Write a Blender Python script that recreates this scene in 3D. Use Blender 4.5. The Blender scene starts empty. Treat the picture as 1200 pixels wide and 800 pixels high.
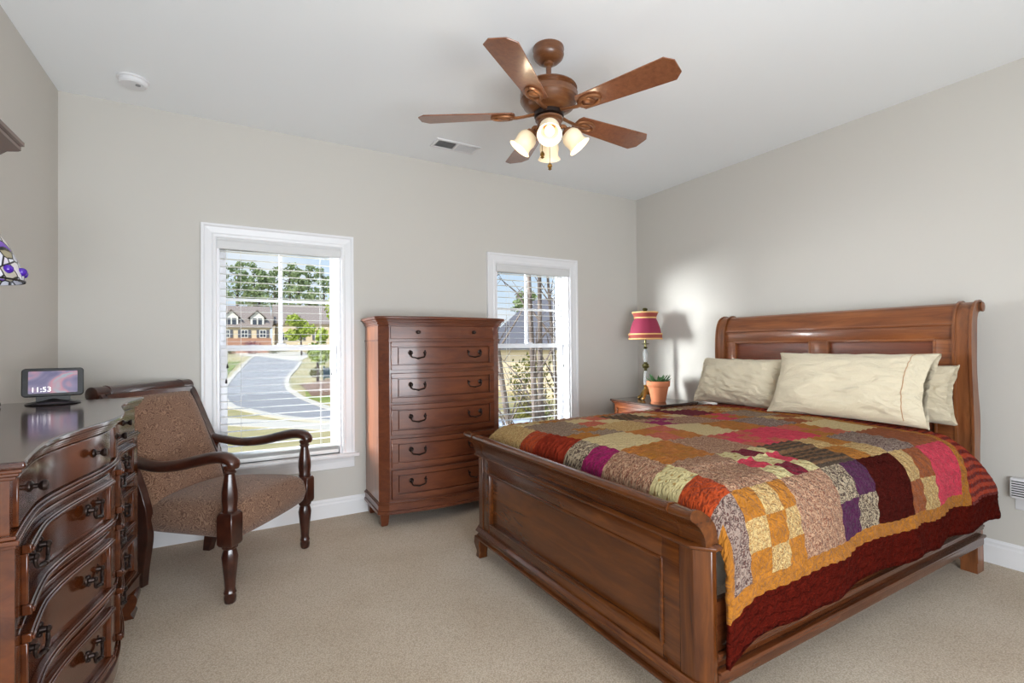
import bpy, bmesh, math, random
from mathutils import Vector, Matrix, noise

# ------------------------------------------------------------------ camera, world, lights
S = bpy.context.scene
COL = S.collection
PI = math.pi

def set_camera():
    F, YAW, PITCH, ROLL, H = 572.07, 0.5209, 0.0105, -0.0095, 1.2262
    cy, sy, cp, sp = math.cos(YAW), math.sin(YAW), math.cos(PITCH), math.sin(PITCH)
    fwd = Vector((sy*cp, cy*cp, sp)); right = Vector((cy, -sy, 0)); up = right.cross(fwd)
    r = right*math.cos(ROLL) + up*math.sin(ROLL); u = -right*math.sin(ROLL) + up*math.cos(ROLL)
    cd = bpy.data.cameras.new('camera'); c = bpy.data.objects.new('camera', cd); COL.objects.link(c)
    cd.sensor_width = 36; cd.lens = F/1200*36; cd.clip_start = 0.02; cd.clip_end = 600
    m = Matrix.Identity(4)
    for i in range(3):
        m[i][0] = r[i]; m[i][1] = u[i]; m[i][2] = -fwd[i]
    m[0][3], m[1][3], m[2][3] = 0, 0, H
    c.matrix_world = m
    S.camera = c
set_camera()

S.view_settings.view_transform = 'Standard'
S.view_settings.look = 'None'
S.view_settings.gamma = 1
S.view_settings.exposure = 0.0
S.view_settings.use_curve_mapping = False
S.render.film_transparent = False
S.cycles.max_bounces = 10
S.cycles.diffuse_bounces = 6
S.cycles.sample_clamp_indirect = 6

SKY_STRENGTH = 1.0
GLOW = 6.0
def make_world():
    w = bpy.data.worlds.new('sky'); S.world = w; w.use_nodes = True
    n, l = w.node_tree.nodes, w.node_tree.links
    n.clear()
    out = n.new('ShaderNodeOutputWorld'); bg = n.new('ShaderNodeBackground')
    tc = n.new('ShaderNodeTexCoord'); sep = n.new('ShaderNodeSeparateXYZ')
    l.new(tc.outputs['Generated'], sep.inputs[0])
    rmp = n.new('ShaderNodeValToRGB')
    e = rmp.color_ramp.elements
    e[0].position = 0.0; e[0].color = (.86, .93, 1.0, 1)
    e[1].position = .6; e[1].color = (.30, .52, .92, 1)
    x = e.new(.15); x.color = (.62, .80, 1.0, 1)
    l.new(sep.outputs['Z'], rmp.inputs[0])
    # thin cloud veil
    nz = n.new('ShaderNodeTexNoise'); nz.inputs['Scale'].default_value = 3.0; nz.inputs['Detail'].default_value = 5
    mp = n.new('ShaderNodeMapping'); mp.inputs['Scale'].default_value = (1, 1, 3)
    l.new(tc.outputs['Generated'], mp.inputs[0]); l.new(mp.outputs[0], nz.inputs['Vector'])
    cr = n.new('ShaderNodeValToRGB'); cr.color_ramp.elements[0].position = .48; cr.color_ramp.elements[1].position = .68
    l.new(nz.outputs['Fac'], cr.inputs[0])
    mx = n.new('ShaderNodeMix'); mx.data_type = 'RGBA'; mx.inputs['B'].default_value = (.95, .97, 1, 1)
    l.new(cr.outputs[0], mx.inputs['Factor']); l.new(rmp.outputs[0], mx.inputs['A'])
    # broad hazy brightness low in the west
    dt = n.new('ShaderNodeVectorMath'); dt.operation = 'DOT_PRODUCT'
    nm = n.new('ShaderNodeVectorMath'); nm.operation = 'NORMALIZE'
    l.new(tc.outputs['Generated'], nm.inputs[0]); l.new(nm.outputs[0], dt.inputs[0])
    d = Vector((-.83, .52, .16)).normalized(); dt.inputs[1].default_value = d
    mxm = n.new('ShaderNodeMath'); mxm.operation = 'MAXIMUM'; mxm.inputs[1].default_value = 0
    pw = n.new('ShaderNodeMath'); pw.operation = 'POWER'; pw.inputs[1].default_value = 14
    ml = n.new('ShaderNodeMath'); ml.operation = 'MULTIPLY'; ml.inputs[1].default_value = GLOW
    l.new(dt.outputs['Value'], mxm.inputs[0]); l.new(mxm.outputs[0], pw.inputs[0]); l.new(pw.outputs[0], ml.inputs[0])
    ad = n.new('ShaderNodeMix'); ad.data_type = 'RGBA'; ad.blend_type = 'ADD'; ad.inputs['Factor'].default_value = 1
    l.new(mx.outputs['Result'], ad.inputs['A']); l.new(ml.outputs[0], ad.inputs['B'])
    l.new(ad.outputs['Result'], bg.inputs['Color']); bg.inputs['Strength'].default_value = SKY_STRENGTH
    l.new(bg.outputs[0], out.inputs[0])
make_world()

def sun(direction, energy, angle, color=(1, .95, .86)):
    d = bpy.data.lights.new('sun', 'SUN'); d.energy = energy; d.angle = angle; d.color = color
    o = bpy.data.objects.new('sun', d); COL.objects.link(o)
    o.rotation_euler = Vector(direction).to_track_quat('-Z', 'Y').to_euler()
sun((.45, .62, -.72), 4.2, .02)

def area(name, loc, target, sx, sy, power, color=(1, 1, 1), spread=180):
    d = bpy.data.lights.new(name, 'AREA'); d.shape = 'RECTANGLE'; d.size = sx; d.size_y = sy; d.energy = power; d.color = color; d.spread = math.radians(spread)
    o = bpy.data.objects.new(name, d); COL.objects.link(o); o.location = loc
    o.rotation_euler = (Vector(target)-Vector(loc)).to_track_quat('-Z', 'Y').to_euler()
area('ceiling_fill', (.4, -1.3, .9), (.4, 2.9, 2.74), 2.2, .9, 132, (.86, .93, 1))  # added fill lamp behind the camera, brightens ceiling and back wall
area('room_fill', (.8, -2.4, 1.9), (1.0, 3.0, 1.2), 3.0, 1.4, 16, (.86, .93, 1))  # added unseen fill lamp, evens out the room from behind the camera
area('window_fill', (-10, 8.5, 2.2), (1.4, 3.75, 1.3), 10.0, 4.5, 2300, (.95, .98, 1), 50)  # added unseen lamp outside, strengthens the daylight through both windows

# ------------------------------------------------------------------ materials
MATS = {}
def mat(name, color=(.8, .8, .8), rough=.5, metal=0, coat=0, emit=None, emit_s=0, spec=.5, sheen=0):
    m = bpy.data.materials.new(name); m.use_nodes = True
    b = m.node_tree.nodes['Principled BSDF']
    b.inputs['Base Color'].default_value = (*color, 1); b.inputs['Roughness'].default_value = rough
    b.inputs['Metallic'].default_value = metal; b.inputs['Coat Weight'].default_value = coat
    b.inputs['Coat Roughness'].default_value = .12; b.inputs['Specular IOR Level'].default_value = spec
    if sheen: b.inputs['Sheen Weight'].default_value = sheen
    if emit: b.inputs['Emission Color'].default_value = (*emit, 1); b.inputs['Emission Strength'].default_value = emit_s
    MATS[name] = m
    return m
def srgb(r, g, b):
    f = lambda c: (c/255/12.92) if c <= 10 else ((c/255+.055)/1.055)**2.4
    return (f(r), f(g), f(b))
def nodes(m): return m.node_tree.nodes, m.node_tree.links, m.node_tree.nodes['Principled BSDF']
def ramp(n, stops):
    r = n.new('ShaderNodeValToRGB'); e = r.color_ramp.elements
    e[0].position, e[0].color = stops[0][0], (*stops[0][1], 1)
    e[1].position, e[1].color = stops[-1][0], (*stops[-1][1], 1)
    for p, c in stops[1:-1]:
        x = e.new(p); x.color = (*c, 1)
    return r
def texco(n, l, scale=(1, 1, 1), kind='Object', rot=(0, 0, 0)):
    t = n.new('ShaderNodeTexCoord'); mp = n.new('ShaderNodeMapping'); mp.inputs['Scale'].default_value = scale
    mp.inputs['Rotation'].default_value = rot
    l.new(t.outputs[kind], mp.inputs[0]); return mp.outputs[0]
def bump(n, l, b, sock, strength, dist=.01):
    bp = n.new('ShaderNodeBump'); bp.inputs['Strength'].default_value = strength; bp.inputs['Distance'].default_value = dist
    l.new(sock, bp.inputs['Height']); l.new(bp.outputs[0], b.inputs['Normal'])

def wood(name, dark, mid, light, scale=(14, 14, 1.2), rough=.32, coat=.35):
    m = mat(name, mid, rough, coat=coat); n, l, b = nodes(m)
    v = texco(n, l, scale)
    a = n.new('ShaderNodeTexNoise'); a.inputs['Scale'].default_value = 2.2; a.inputs['Detail'].default_value = 6; a.inputs['Roughness'].default_value = .62
    a.inputs['Distortion'].default_value = .6
    l.new(v, a.inputs['Vector'])
    r = ramp(n, [(.28, dark), (.5, mid), (.74, light)]); l.new(a.outputs['Fac'], r.inputs[0])
    l.new(r.outputs[0], b.inputs['Base Color'])
    return m

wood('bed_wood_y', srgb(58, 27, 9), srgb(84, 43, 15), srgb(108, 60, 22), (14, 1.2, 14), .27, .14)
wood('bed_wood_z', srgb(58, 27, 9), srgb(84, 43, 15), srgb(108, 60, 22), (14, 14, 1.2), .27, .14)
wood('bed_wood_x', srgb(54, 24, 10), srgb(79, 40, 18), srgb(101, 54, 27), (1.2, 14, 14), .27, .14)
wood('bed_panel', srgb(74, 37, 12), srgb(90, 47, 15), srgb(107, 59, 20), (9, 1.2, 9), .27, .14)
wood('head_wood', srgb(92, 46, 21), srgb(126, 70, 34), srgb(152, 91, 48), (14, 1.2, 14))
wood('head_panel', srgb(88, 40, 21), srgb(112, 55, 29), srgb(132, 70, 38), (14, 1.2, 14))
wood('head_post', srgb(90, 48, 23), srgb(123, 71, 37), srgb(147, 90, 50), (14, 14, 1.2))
wood('dresser_wood', srgb(52, 22, 9), srgb(76, 36, 15), srgb(95, 47, 20), (8, 1.5, 10), .15, .3)
wood('dresser_top', srgb(41, 19, 12), srgb(59, 28, 18), srgb(76, 38, 25), (10, 1.2, 10), .13, .4)
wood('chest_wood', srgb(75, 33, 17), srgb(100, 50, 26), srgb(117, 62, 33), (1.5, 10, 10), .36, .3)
wood('chest_side_lit', srgb(106, 57, 32), srgb(133, 76, 44), srgb(152, 92, 58), (10, 10, 1.5), .30, .4)  # chest wood painted lighter to imitate window light on the left side
wood('chair_wood', srgb(37, 16, 11), srgb(56, 26, 17), srgb(73, 38, 25), (6, 6, 6), .28, .4)
wood('fan_wood', srgb(82, 47, 25), srgb(105, 63, 35), srgb(120, 78, 43), (4, 4, 40), .32, .3)
wood('fan_blade', srgb(109, 63, 41), srgb(127, 78, 51), srgb(141, 91, 62), (20, 20, 20), .28, .4)
wood('stand_wood', srgb(76, 33, 14), srgb(116, 59, 27), srgb(142, 81, 41), (10, 1.5, 10), .25, .5)
wood('stand_top', srgb(58, 38, 30), srgb(80, 54, 44), srgb(98, 70, 58), (10, 1.5, 10), .15, .6)
mat('white_trim', srgb(232, 232, 234), .35)
mat('white_vinyl', srgb(236, 236, 240), .3)
mat('slat_white', srgb(240, 240, 238), .35)
mat('valance_shaded', srgb(214, 214, 214), .4)  # blind white greyed in the colour to imitate shade on the valance
mat('plastic_white', srgb(226, 226, 228), .35)
mat('black_plastic', srgb(24, 22, 22), .3)
mat('bronze', srgb(44, 32, 28), .32, metal=.7)
mat('brass', srgb(150, 118, 62), .3, metal=.9)
mat('copper', srgb(146, 98, 64), .34, metal=.6)
mat('antique_brass', srgb(104, 98, 62), .32, metal=.85)
mat('gold_trim', srgb(222, 176, 110), .6)
mat('shade_red', srgb(140, 38, 68), .8)
mat('shade_band', srgb(150, 66, 58), .8)
mat('terracotta', srgb(206, 126, 86), .75)
mat('soil', srgb(52, 38, 28), .95)
mat('plant_green', srgb(66, 104, 62), .5)
mat('mattress_white', srgb(220, 214, 202), .9)
mat('dark_slot', srgb(40, 38, 38), .7)
mat('grey_slot', srgb(150, 150, 150), .7)
mat('vent_shadow', srgb(96, 96, 98), .7)
mat('rubber_grey', srgb(60, 60, 62), .6)
mat('glow_bulb', (1, .9, .7), .3, emit=(1, .86, .62), emit_s=.7)
mat('bead_purple', srgb(70, 30, 150), .15)
mat('lead_line', srgb(40, 34, 30), .5, metal=.6)

def m_wall():
    m = mat('wall_paint', srgb(203, 199, 192), .85, spec=.25); n, l, b = nodes(m)
    a = n.new('ShaderNodeTexNoise'); a.inputs['Scale'].default_value = 180; l.new(texco(n, l), a.inputs['Vector'])
    bump(n, l, b, a.outputs['Fac'], .04, .004)
    m = mat('ceiling_paint', srgb(243, 246, 248), .9, spec=.2); n, l, b = nodes(m)
    a = n.new('ShaderNodeTexNoise'); a.inputs['Scale'].default_value = 140; l.new(texco(n, l), a.inputs['Vector'])
    bump(n, l, b, a.outputs['Fac'], .05, .004)
m_wall()
def m_carpet():
    m = mat('carpet', srgb(190, 172, 150), .95, spec=.1, sheen=.2); n, l, b = nodes(m)
    v = texco(n, l, (1, 1, 1), 'Object', (0, 0, .5))
    w = n.new('ShaderNodeTexVoronoi'); w.inputs['Scale'].default_value = 190; l.new(v, w.inputs['Vector'])
    a = n.new('ShaderNodeTexNoise'); a.inputs['Scale'].default_value = 2.5; a.inputs['Detail'].default_value = 4; l.new(v, a.inputs['Vector'])
    a2 = n.new('ShaderNodeTexNoise'); a2.inputs['Scale'].default_value = 160; a2.inputs['Detail'].default_value = 2; l.new(v, a2.inputs['Vector'])
    r = ramp(n, [(.35, srgb(205, 188, 166)), (.65, srgb(216, 201, 181))]); l.new(a.outputs['Fac'], r.inputs[0])
    r2 = ramp(n, [(.1, srgb(255, 255, 255)), (.75, srgb(214, 208, 202))]); l.new(w.outputs['Distance'], r2.inputs[0])
    r3 = ramp(n, [(.35, (.80, .80, .80)), (.65, (1, 1, 1))]); l.new(a2.outputs['Fac'], r3.inputs[0])
    mx = n.new('ShaderNodeMix'); mx.data_type = 'RGBA'; mx.blend_type = 'MULTIPLY'; mx.inputs['Factor'].default_value = 1
    l.new(r.outputs[0], mx.inputs['A']); l.new(r2.outputs[0], mx.inputs['B'])
    mx2 = n.new('ShaderNodeMix'); mx2.data_type = 'RGBA'; mx2.blend_type = 'MULTIPLY'; mx2.inputs['Factor'].default_value = .7
    l.new(mx.outputs['Result'], mx2.inputs['A']); l.new(r3.outputs[0], mx2.inputs['B'])
    l.new(mx2.outputs['Result'], b.inputs['Base Color'])
    bump(n, l, b, w.outputs['Distance'], .35, .004)
m_carpet()
def m_glass():
    m = bpy.data.materials.new('window_glass'); m.use_nodes = True; n, l = m.node_tree.nodes, m.node_tree.links
    n.clear(); o = n.new('ShaderNodeOutputMaterial'); t = n.new('ShaderNodeBsdfTransparent'); g = n.new('ShaderNodeBsdfGlossy')
    g.inputs['Roughness'].default_value = .02; f = n.new('ShaderNodeLayerWeight'); pw = n.new('ShaderNodeMath'); pw.operation = 'POWER'; pw.inputs[1].default_value = 5; sc = n.new('ShaderNodeMath'); sc.operation = 'MULTIPLY_ADD'; sc.inputs[1].default_value = .5; sc.inputs[2].default_value = .004; f.inputs['Blend'].default_value = .5; l.new(f.outputs['Facing'], pw.inputs[0]); l.new(pw.outputs[0], sc.inputs[0])
    t.inputs['Color'].default_value = (.97, .98, .98, 1)
    x = n.new('ShaderNodeMixShader'); l.new(sc.outputs[0], x.inputs[0]); l.new(t.outputs[0], x.inputs[1]); l.new(g.outputs[0], x.inputs[2])
    l.new(x.outputs[0], o.inputs[0]); MATS['window_glass'] = m
    m = mat('crystal', (.92, .95, .95), .05); b = m.node_tree.nodes['Principled BSDF']
    b.inputs['Transmission Weight'].default_value = .75; b.inputs['IOR'].default_value = 1.3
    m = mat('frosted_shade', srgb(238, 224, 196), .4, emit=srgb(255, 232, 190), emit_s=.20)
    b = m.node_tree.nodes['Principled BSDF']; b.inputs['Transmission Weight'].default_value = .15
    m = mat('mirror_glass', (.9, .9, .9), .02, metal=1)
m_glass()
def m_paisley(name, base, mid, light, scale=26):
    m = mat(name, mid, .85, spec=.15, sheen=.2); n, l, b = nodes(m); v = texco(n, l)
    d = n.new('ShaderNodeTexNoise'); d.inputs['Scale'].default_value = 9; d.inputs['Detail'].default_value = 2; l.new(v, d.inputs['Vector'])
    ml = n.new('ShaderNodeVectorMath'); ml.operation = 'SCALE'; ml.inputs['Scale'].default_value = .12; l.new(d.outputs['Color'], ml.inputs[0])
    ad = n.new('ShaderNodeVectorMath'); l.new(v, ad.inputs[0]); l.new(ml.outputs[0], ad.inputs[1])
    w = n.new('ShaderNodeTexVoronoi'); w.inputs['Scale'].default_value = scale; l.new(ad.outputs[0], w.inputs['Vector'])
    s = n.new('ShaderNodeMath'); s.operation = 'MULTIPLY'; s.inputs[1].default_value = 26; l.new(w.outputs['Distance'], s.inputs[0])
    sn = n.new('ShaderNodeMath'); sn.operation = 'SINE'; l.new(s.outputs[0], sn.inputs[0])
    r = ramp(n, [(.0, base), (.45, mid), (.95, light)])
    mr = n.new('ShaderNodeMapRange'); mr.inputs['From Min'].default_value = -1; l.new(sn.outputs[0], mr.inputs['Value'])
    l.new(mr.outputs[0], r.inputs[0]); l.new(r.outputs[0], b.inputs['Base Color'])
    bump(n, l, b, sn.outputs[0], .15, .003)
m_paisley('chair_fabric', srgb(96, 68, 53), srgb(120, 88, 69), srgb(148, 116, 94), 36)

def fabric(name, col, kind='plain', c2=None, scale=60, quilt=True, velvet=False):
    if kind == 'print': scale *= 1.9
    """quilt cloth: UV is in metres on the quilt"""
    m = mat('quilt_'+name, col, .95, spec=.04, sheen=0 if velvet else .05); n, l, b = nodes(m)
    v = texco(n, l, (1, 1, 1), 'UV')
    if kind == 'print':
        d = n.new('ShaderNodeTexNoise'); d.inputs['Scale'].default_value = 40; l.new(v, d.inputs['Vector'])
        ml = n.new('ShaderNodeVectorMath'); ml.operation = 'SCALE'; ml.inputs['Scale'].default_value = .02; l.new(d.outputs['Color'], ml.inputs[0])
        ad = n.new('ShaderNodeVectorMath'); l.new(v, ad.inputs[0]); l.new(ml.outputs[0], ad.inputs[1])
        w = n.new('ShaderNodeTexVoronoi'); w.inputs['Scale'].default_value = scale; l.new(ad.outputs[0], w.inputs['Vector'])
        r = ramp(n, [(.30, c2), (.36, col), (.52, col), (.58, c2)]); l.new(w.outputs['Distance'], r.inputs[0]); src = r.outputs[0]
    elif kind == 'dots':
        w = n.new('ShaderNodeTexVoronoi'); w.inputs['Scale'].default_value = scale; w.inputs['Randomness'].default_value = .2; l.new(v, w.inputs['Vector'])
        r = ramp(n, [(.16, c2), (.22, col)]); l.new(w.outputs['Distance'], r.inputs[0]); src = r.outputs[0]
    elif kind == 'stripe':
        w = n.new('ShaderNodeTexWave'); w.bands_direction = 'Y'; w.inputs['Scale'].default_value = scale; w.inputs['Distortion'].default_value = 1.5
        w.inputs['Detail Scale'].default_value = 20; l.new(v, w.inputs['Vector'])
        r = ramp(n, [(.35, col), (.75, c2)]); l.new(w.outputs['Fac'], r.inputs[0]); src = r.outputs[0]
    else:
        w = n.new('ShaderNodeTexNoise'); w.inputs['Scale'].default_value = 30; w.inputs['Detail'].default_value = 4; l.new(v, w.inputs['Vector'])
        r = ramp(n, [(.3, tuple(c*.8 for c in col)), (.7, tuple(min(1, c*1.15) for c in col))]); l.new(w.outputs['Fac'], r.inputs[0]); src = r.outputs[0]
    l.new(src, b.inputs['Base Color'])
    q = n.new('ShaderNodeTexWave'); q.bands_direction = 'DIAGONAL' if not velvet else 'Y'
    q.inputs['Scale'].default_value = 11 if not velvet else 9; q.inputs['Distortion'].default_value = 5
    q.inputs['Detail Scale'].default_value = 6; q.inputs['Detail'].default_value = 2
    l.new(v, q.inputs['Vector']); bump(n, l, b, q.outputs['Fac'], .7, .016)
    return m
fabric('paisley_dark', srgb(85, 59, 55), 'print', srgb(146, 126, 114), 58)
fabric('paisley_tan', srgb(118, 74, 57), 'print', srgb(169, 134, 107), 66)
fabric('paisley_grey', srgb(99, 77, 66), 'print', srgb(155, 132, 110), 70)
fabric('gold', srgb(160, 101, 36))
fabric('tan_print', srgb(149, 109, 64), 'print', srgb(190, 162, 110), 80)
fabric('cream', srgb(190, 175, 127), 'dots', srgb(158, 129, 77), 34)
fabric('cream_plain', srgb(190, 169, 125), 'dots', srgb(171, 145, 99), 60)
fabric('rust', srgb(156, 61, 28))
fabric('rust_velvet', srgb(134, 46, 29), velvet=True)
fabric('red', srgb(144, 44, 33))
fabric('maroon', srgb(103, 20, 37))
fabric('magenta', srgb(134, 26, 77))
fabric('pink', srgb(190, 57, 75))
fabric('salmon', srgb(175, 90, 68))
fabric('orange', srgb(168, 102, 42))
fabric('purple', srgb(72, 28, 60))
fabric('brown', srgb(138, 75, 40))
fabric('stripe', srgb(68, 53, 40), 'stripe', srgb(109, 79, 53), 9)
fabric('dark_print', srgb(66, 48, 42), 'print', srgb(162, 145, 120), 46)
fabric('maroon_velvet', srgb(64, 18, 13), velvet=True)
fabric('border_maroon', srgb(74, 17, 9), velvet=True)
fabric('border_red', srgb(162, 57, 31), 'stripe', srgb(103, 26, 17), 8)
def m_pillow():
    m = mat('pillow_cotton', srgb(218, 206, 180), .9, spec=.15, sheen=.2); n, l, b = nodes(m)
    v = texco(n, l, (7, 2.2, 5), 'Object', (.7, 0, .3)); a = n.new('ShaderNodeTexNoise'); a.inputs['Scale'].default_value = 2.4; a.inputs['Detail'].default_value = 5; a.inputs['Distortion'].default_value = 1.2
    l.new(v, a.inputs['Vector']); bump(n, l, b, a.outputs['Fac'], .8, .035)
    mat('piping_brown', srgb(188, 150, 116), .9)
m_pillow()
# exterior
def m_noise(name, c1, c2, scale, rough=.95):
    m = mat(name, c1, rough, spec=.1); n, l, b = nodes(m)
    a = n.new('ShaderNodeTexNoise'); a.inputs['Scale'].default_value = scale; a.inputs['Detail'].default_value = 4; l.new(texco(n, l), a.inputs['Vector'])
    r = ramp(n, [(.35, c1), (.65, c2)]); l.new(a.outputs['Fac'], r.inputs[0]); l.new(r.outputs[0], b.inputs['Base Color'])
m_noise('lawn', srgb(158, 152, 108), srgb(190, 176, 136), .5)
m_noise('lawn_green', srgb(110, 132, 66), srgb(150, 156, 90), .6)
m_noise('asphalt', srgb(150, 150, 152), srgb(160, 160, 163), 1.2)
mat('concrete', srgb(206, 200, 188), .9)
m_noise('mulch', srgb(110, 86, 74), srgb(150, 124, 108), 4)
m_noise('pine_leaf', srgb(120, 140, 100), srgb(156, 170, 126), .4)
m_noise('spring_leaf', srgb(150, 170, 70), srgb(178, 190, 98), .4)
m_noise('shrub_leaf', srgb(84, 92, 50), srgb(130, 126, 70), 1)
m_noise('plum_leaf', srgb(96, 50, 74), srgb(122, 70, 92), 1)
m_noise('bark', srgb(74, 66, 62), srgb(108, 98, 92), 3)
mat('house_cream', srgb(226, 208, 178), .8)
mat('house_brick', srgb(186, 140, 116), .9)
mat('roof_shingle', srgb(150, 138, 132), .9)
mat('roof_dark', srgb(104, 104, 112), .9)
mat('house_white', srgb(236, 234, 228), .7)
mat('pane_dark', srgb(70, 76, 88), .2)
mat('car_white', srgb(214, 222, 236), .2, coat=.5)
mat('tyre', srgb(30, 30, 32), .8)
mat('sign_teal', srgb(52, 92, 108), .5)
mat('truck_blue', srgb(70, 92, 130), .3)

# ------------------------------------------------------------------ mesh helpers
class B:
    def __init__(s): s.bm = bmesh.new()
    def add(s, verts, faces):
        vs = [s.bm.verts.new(v) for v in verts]
        for f in faces:
            try: s.bm.faces.new([vs[i] for i in f])
            except ValueError: pass
        return vs
    def box(s, x0, x1, y0, y1, z0, z1, bev=0, M=None):
        v = [Vector(p) for p in ((x0,y0,z0),(x1,y0,z0),(x1,y1,z0),(x0,y1,z0),(x0,y0,z1),(x1,y0,z1),(x1,y1,z1),(x0,y1,z1))]
        if M: v = [M @ p for p in v]
        vs = s.add(v, [(3,2,1,0),(4,5,6,7),(0,1,5,4),(1,2,6,5),(2,3,7,6),(3,0,4,7)])
        if bev:
            es = {e for q in vs for e in q.link_edges}
            bmesh.ops.bevel(s.bm, geom=list(es), offset=bev, segments=2, profile=.5, affect='EDGES')
        return s
    def prism(s, poly, fn, a, b):
        """poly of (p,q); fn(p,q,t)->point; extruded from t=a to t=b"""
        n = len(poly)
        vs = [fn(p, q, a) for p, q in poly] + [fn(p, q, b) for p, q in poly]
        f = [tuple(range(n))[::-1], tuple(range(n, 2*n))]
        f += [(i, (i+1) % n, n+(i+1) % n, n+i) for i in range(n)]
        s.add(vs, f); return s
    def loft(s, rings, closed=True, caps=True):
        n = len(rings[0]); vs = []; fs = []
        for r in rings: vs += r
        for k in range(len(rings)-1):
            for i in range(n if closed else n-1):
                j = (i+1) % n
                fs.append((k*n+i, k*n+j, (k+1)*n+j, (k+1)*n+i))
        if caps and closed:
            fs.append(tuple(range(n))[::-1]); fs.append(tuple((len(rings)-1)*n+i for i in range(n)))
        s.add(vs, fs); return s
    def lathe(s, prof, c=(0, 0, 0), seg=24, M=None, flute=0, fn=0, caps=True):
        rings = []
        for r, z in prof:
            ring = []
            for i in range(seg):
                a = 2*PI*i/seg
                rr = r*(1 - flute*(1+math.cos(fn*a))/2) if flute else r
                p = Vector((rr*math.cos(a), rr*math.sin(a), z))
                if M: p = M @ p
                ring.append(p+Vector(c))
            rings.append(ring)
        return s.loft(rings, True, caps)
    def tube(s, pts, rad, seg=10, sy=1.0, up=None):
        """tube through pts; rad scalar or list; sy flattens"""
        pts = [Vector(p) for p in pts]; n = len(pts); rings = []
        if not isinstance(rad, (list, tuple)): rad = [rad]*n
        nrm = None
        for i, p in enumerate(pts):
            t = (pts[min(i+1, n-1)]-pts[max(i-1, 0)]).normalized()
            if nrm is None:
                u = Vector(up) if up else (Vector((0, 0, 1)) if abs(t.z) < .9 else Vector((1, 0, 0)))
                nrm = (u - t*u.dot(t)).normalized()
            else:
                nrm = (nrm - t*nrm.dot(t)).normalized()
            bn = t.cross(nrm); ring = []
            for k in range(seg):
                a = 2*PI*k/seg
                ring.append(p + nrm*math.cos(a)*rad[i]*sy + bn*math.sin(a)*rad[i])
            rings.append(ring)
        return s.loft(rings)
    def grid(s, nu, nv, fn):
        vs = [fn(i/(nu-1), j/(nv-1)) for i in range(nu) for j in range(nv)]
        fs = [(i*nv+j, (i+1)*nv+j, (i+1)*nv+j+1, i*nv+j+1) for i in range(nu-1) for j in range(nv-1)]
        s.add(vs, fs); return s
    def ball(s, c, r, sx=1, sy=1, sz=1, seg=14):
        prof = [(max(1e-4, r*math.sin(PI*k/8)), -r*math.cos(PI*k/8)) for k in range(9)]
        return s.lathe(prof, c, seg, Matrix.Diagonal((sx, sy, sz)).to_4x4())

ORG = {}
def finish(o, parent, world=True):
    if parent:
        og = ORG.get(parent.name, Vector((0, 0, 0)))
        o.parent = parent; ORG[o.name] = og
        if world: o.data.transform(Matrix.Translation(-og))
    else: ORG[o.name] = Vector((0, 0, 0))
def obj(name, b, m, parent=None, smooth=35, bev=0, seg=2, world=True, fix=True):
    me = bpy.data.meshes.new(name)
    if fix: bmesh.ops.recalc_face_normals(b.bm, faces=b.bm.faces[:])
    b.bm.to_mesh(me); b.bm.free()
    o = bpy.data.objects.new(name, me); COL.objects.link(o)
    for k in ([m] if isinstance(m, str) else m): me.materials.append(MATS[k])
    finish(o, parent, world)
    if bev:
        md = o.modifiers.new('bevel', 'BEVEL'); md.width = bev; md.segments = seg; md.limit_method = 'ANGLE'; md.angle_limit = .6
    if smooth:
        me.shade_smooth(); me.set_sharp_from_angle(angle=math.radians(smooth))
    return o
def tag(o, label, cat, group=None):
    o['label'] = label; o['category'] = cat
    if group: o['group'] = group
    return o
def thing(name, label, cat, loc=(0, 0, 0), group=None, rz=0):
    o = bpy.data.objects.new(name, None); COL.objects.link(o); o.location = loc; o.empty_display_size = .1
    o.rotation_euler = (0, 0, rz); ORG[o.name] = Vector(loc)
    return tag(o, label, cat, group)
def struct(name, b=None, m=None, parent=None, **k):
    if b is None:
        o = bpy.data.objects.new(name, None); COL.objects.link(o); ORG[o.name] = Vector((0, 0, 0))
    else: o = obj(name, b, m, parent, **k)
    if not parent: o['kind'] = 'structure'
    return o
def dup(o, parent=None, loc=None):
    c = o.copy(); COL.objects.link(c)
    if parent: c.parent = parent; ORG[c.name] = ORG.get(parent.name, Vector((0, 0, 0)))
    if loc is not None: c.location = loc
    for ch in [x for x in bpy.data.objects if x.parent == o]: dup(ch, c)
    return c
XZ = lambda p, q, t: Vector((p, t, q))      # profile in x,z extruded along y
YZ = lambda p, q, t: Vector((t, p, q))
XY = lambda p, q, t: Vector((p, q, t))
def smooth_path(pts, k=6):
    """Catmull-Rom through pts (any dimension tuples)"""
    P = [pts[0]]+list(pts)+[pts[-1]]; out = []
    for i in range(1, len(P)-2):
        for j in range(k):
            t = j/k; q = []
            for a, b, c, d in zip(P[i-1], P[i], P[i+1], P[i+2]):
                q.append(.5*((2*b)+(c-a)*t+(2*a-5*b+4*c-d)*t*t+(3*b-a-3*c+d)*t**3))
            out.append(tuple(q))
    out.append(tuple(pts[-1])); return out
def band(path, th):
    """closed polygon: path (p,q) thickened by th to its left side"""
    n = len(path); off = []
    for i in range(n):
        a = Vector(path[max(i-1, 0)]); b = Vector(path[min(i+1, n-1)]); d = (b-a).normalized()
        t = th[i] if isinstance(th, list) else th
        off.append((path[i][0]-d.y*t, path[i][1]+d.x*t))
    return list(path)+off[::-1]

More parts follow.
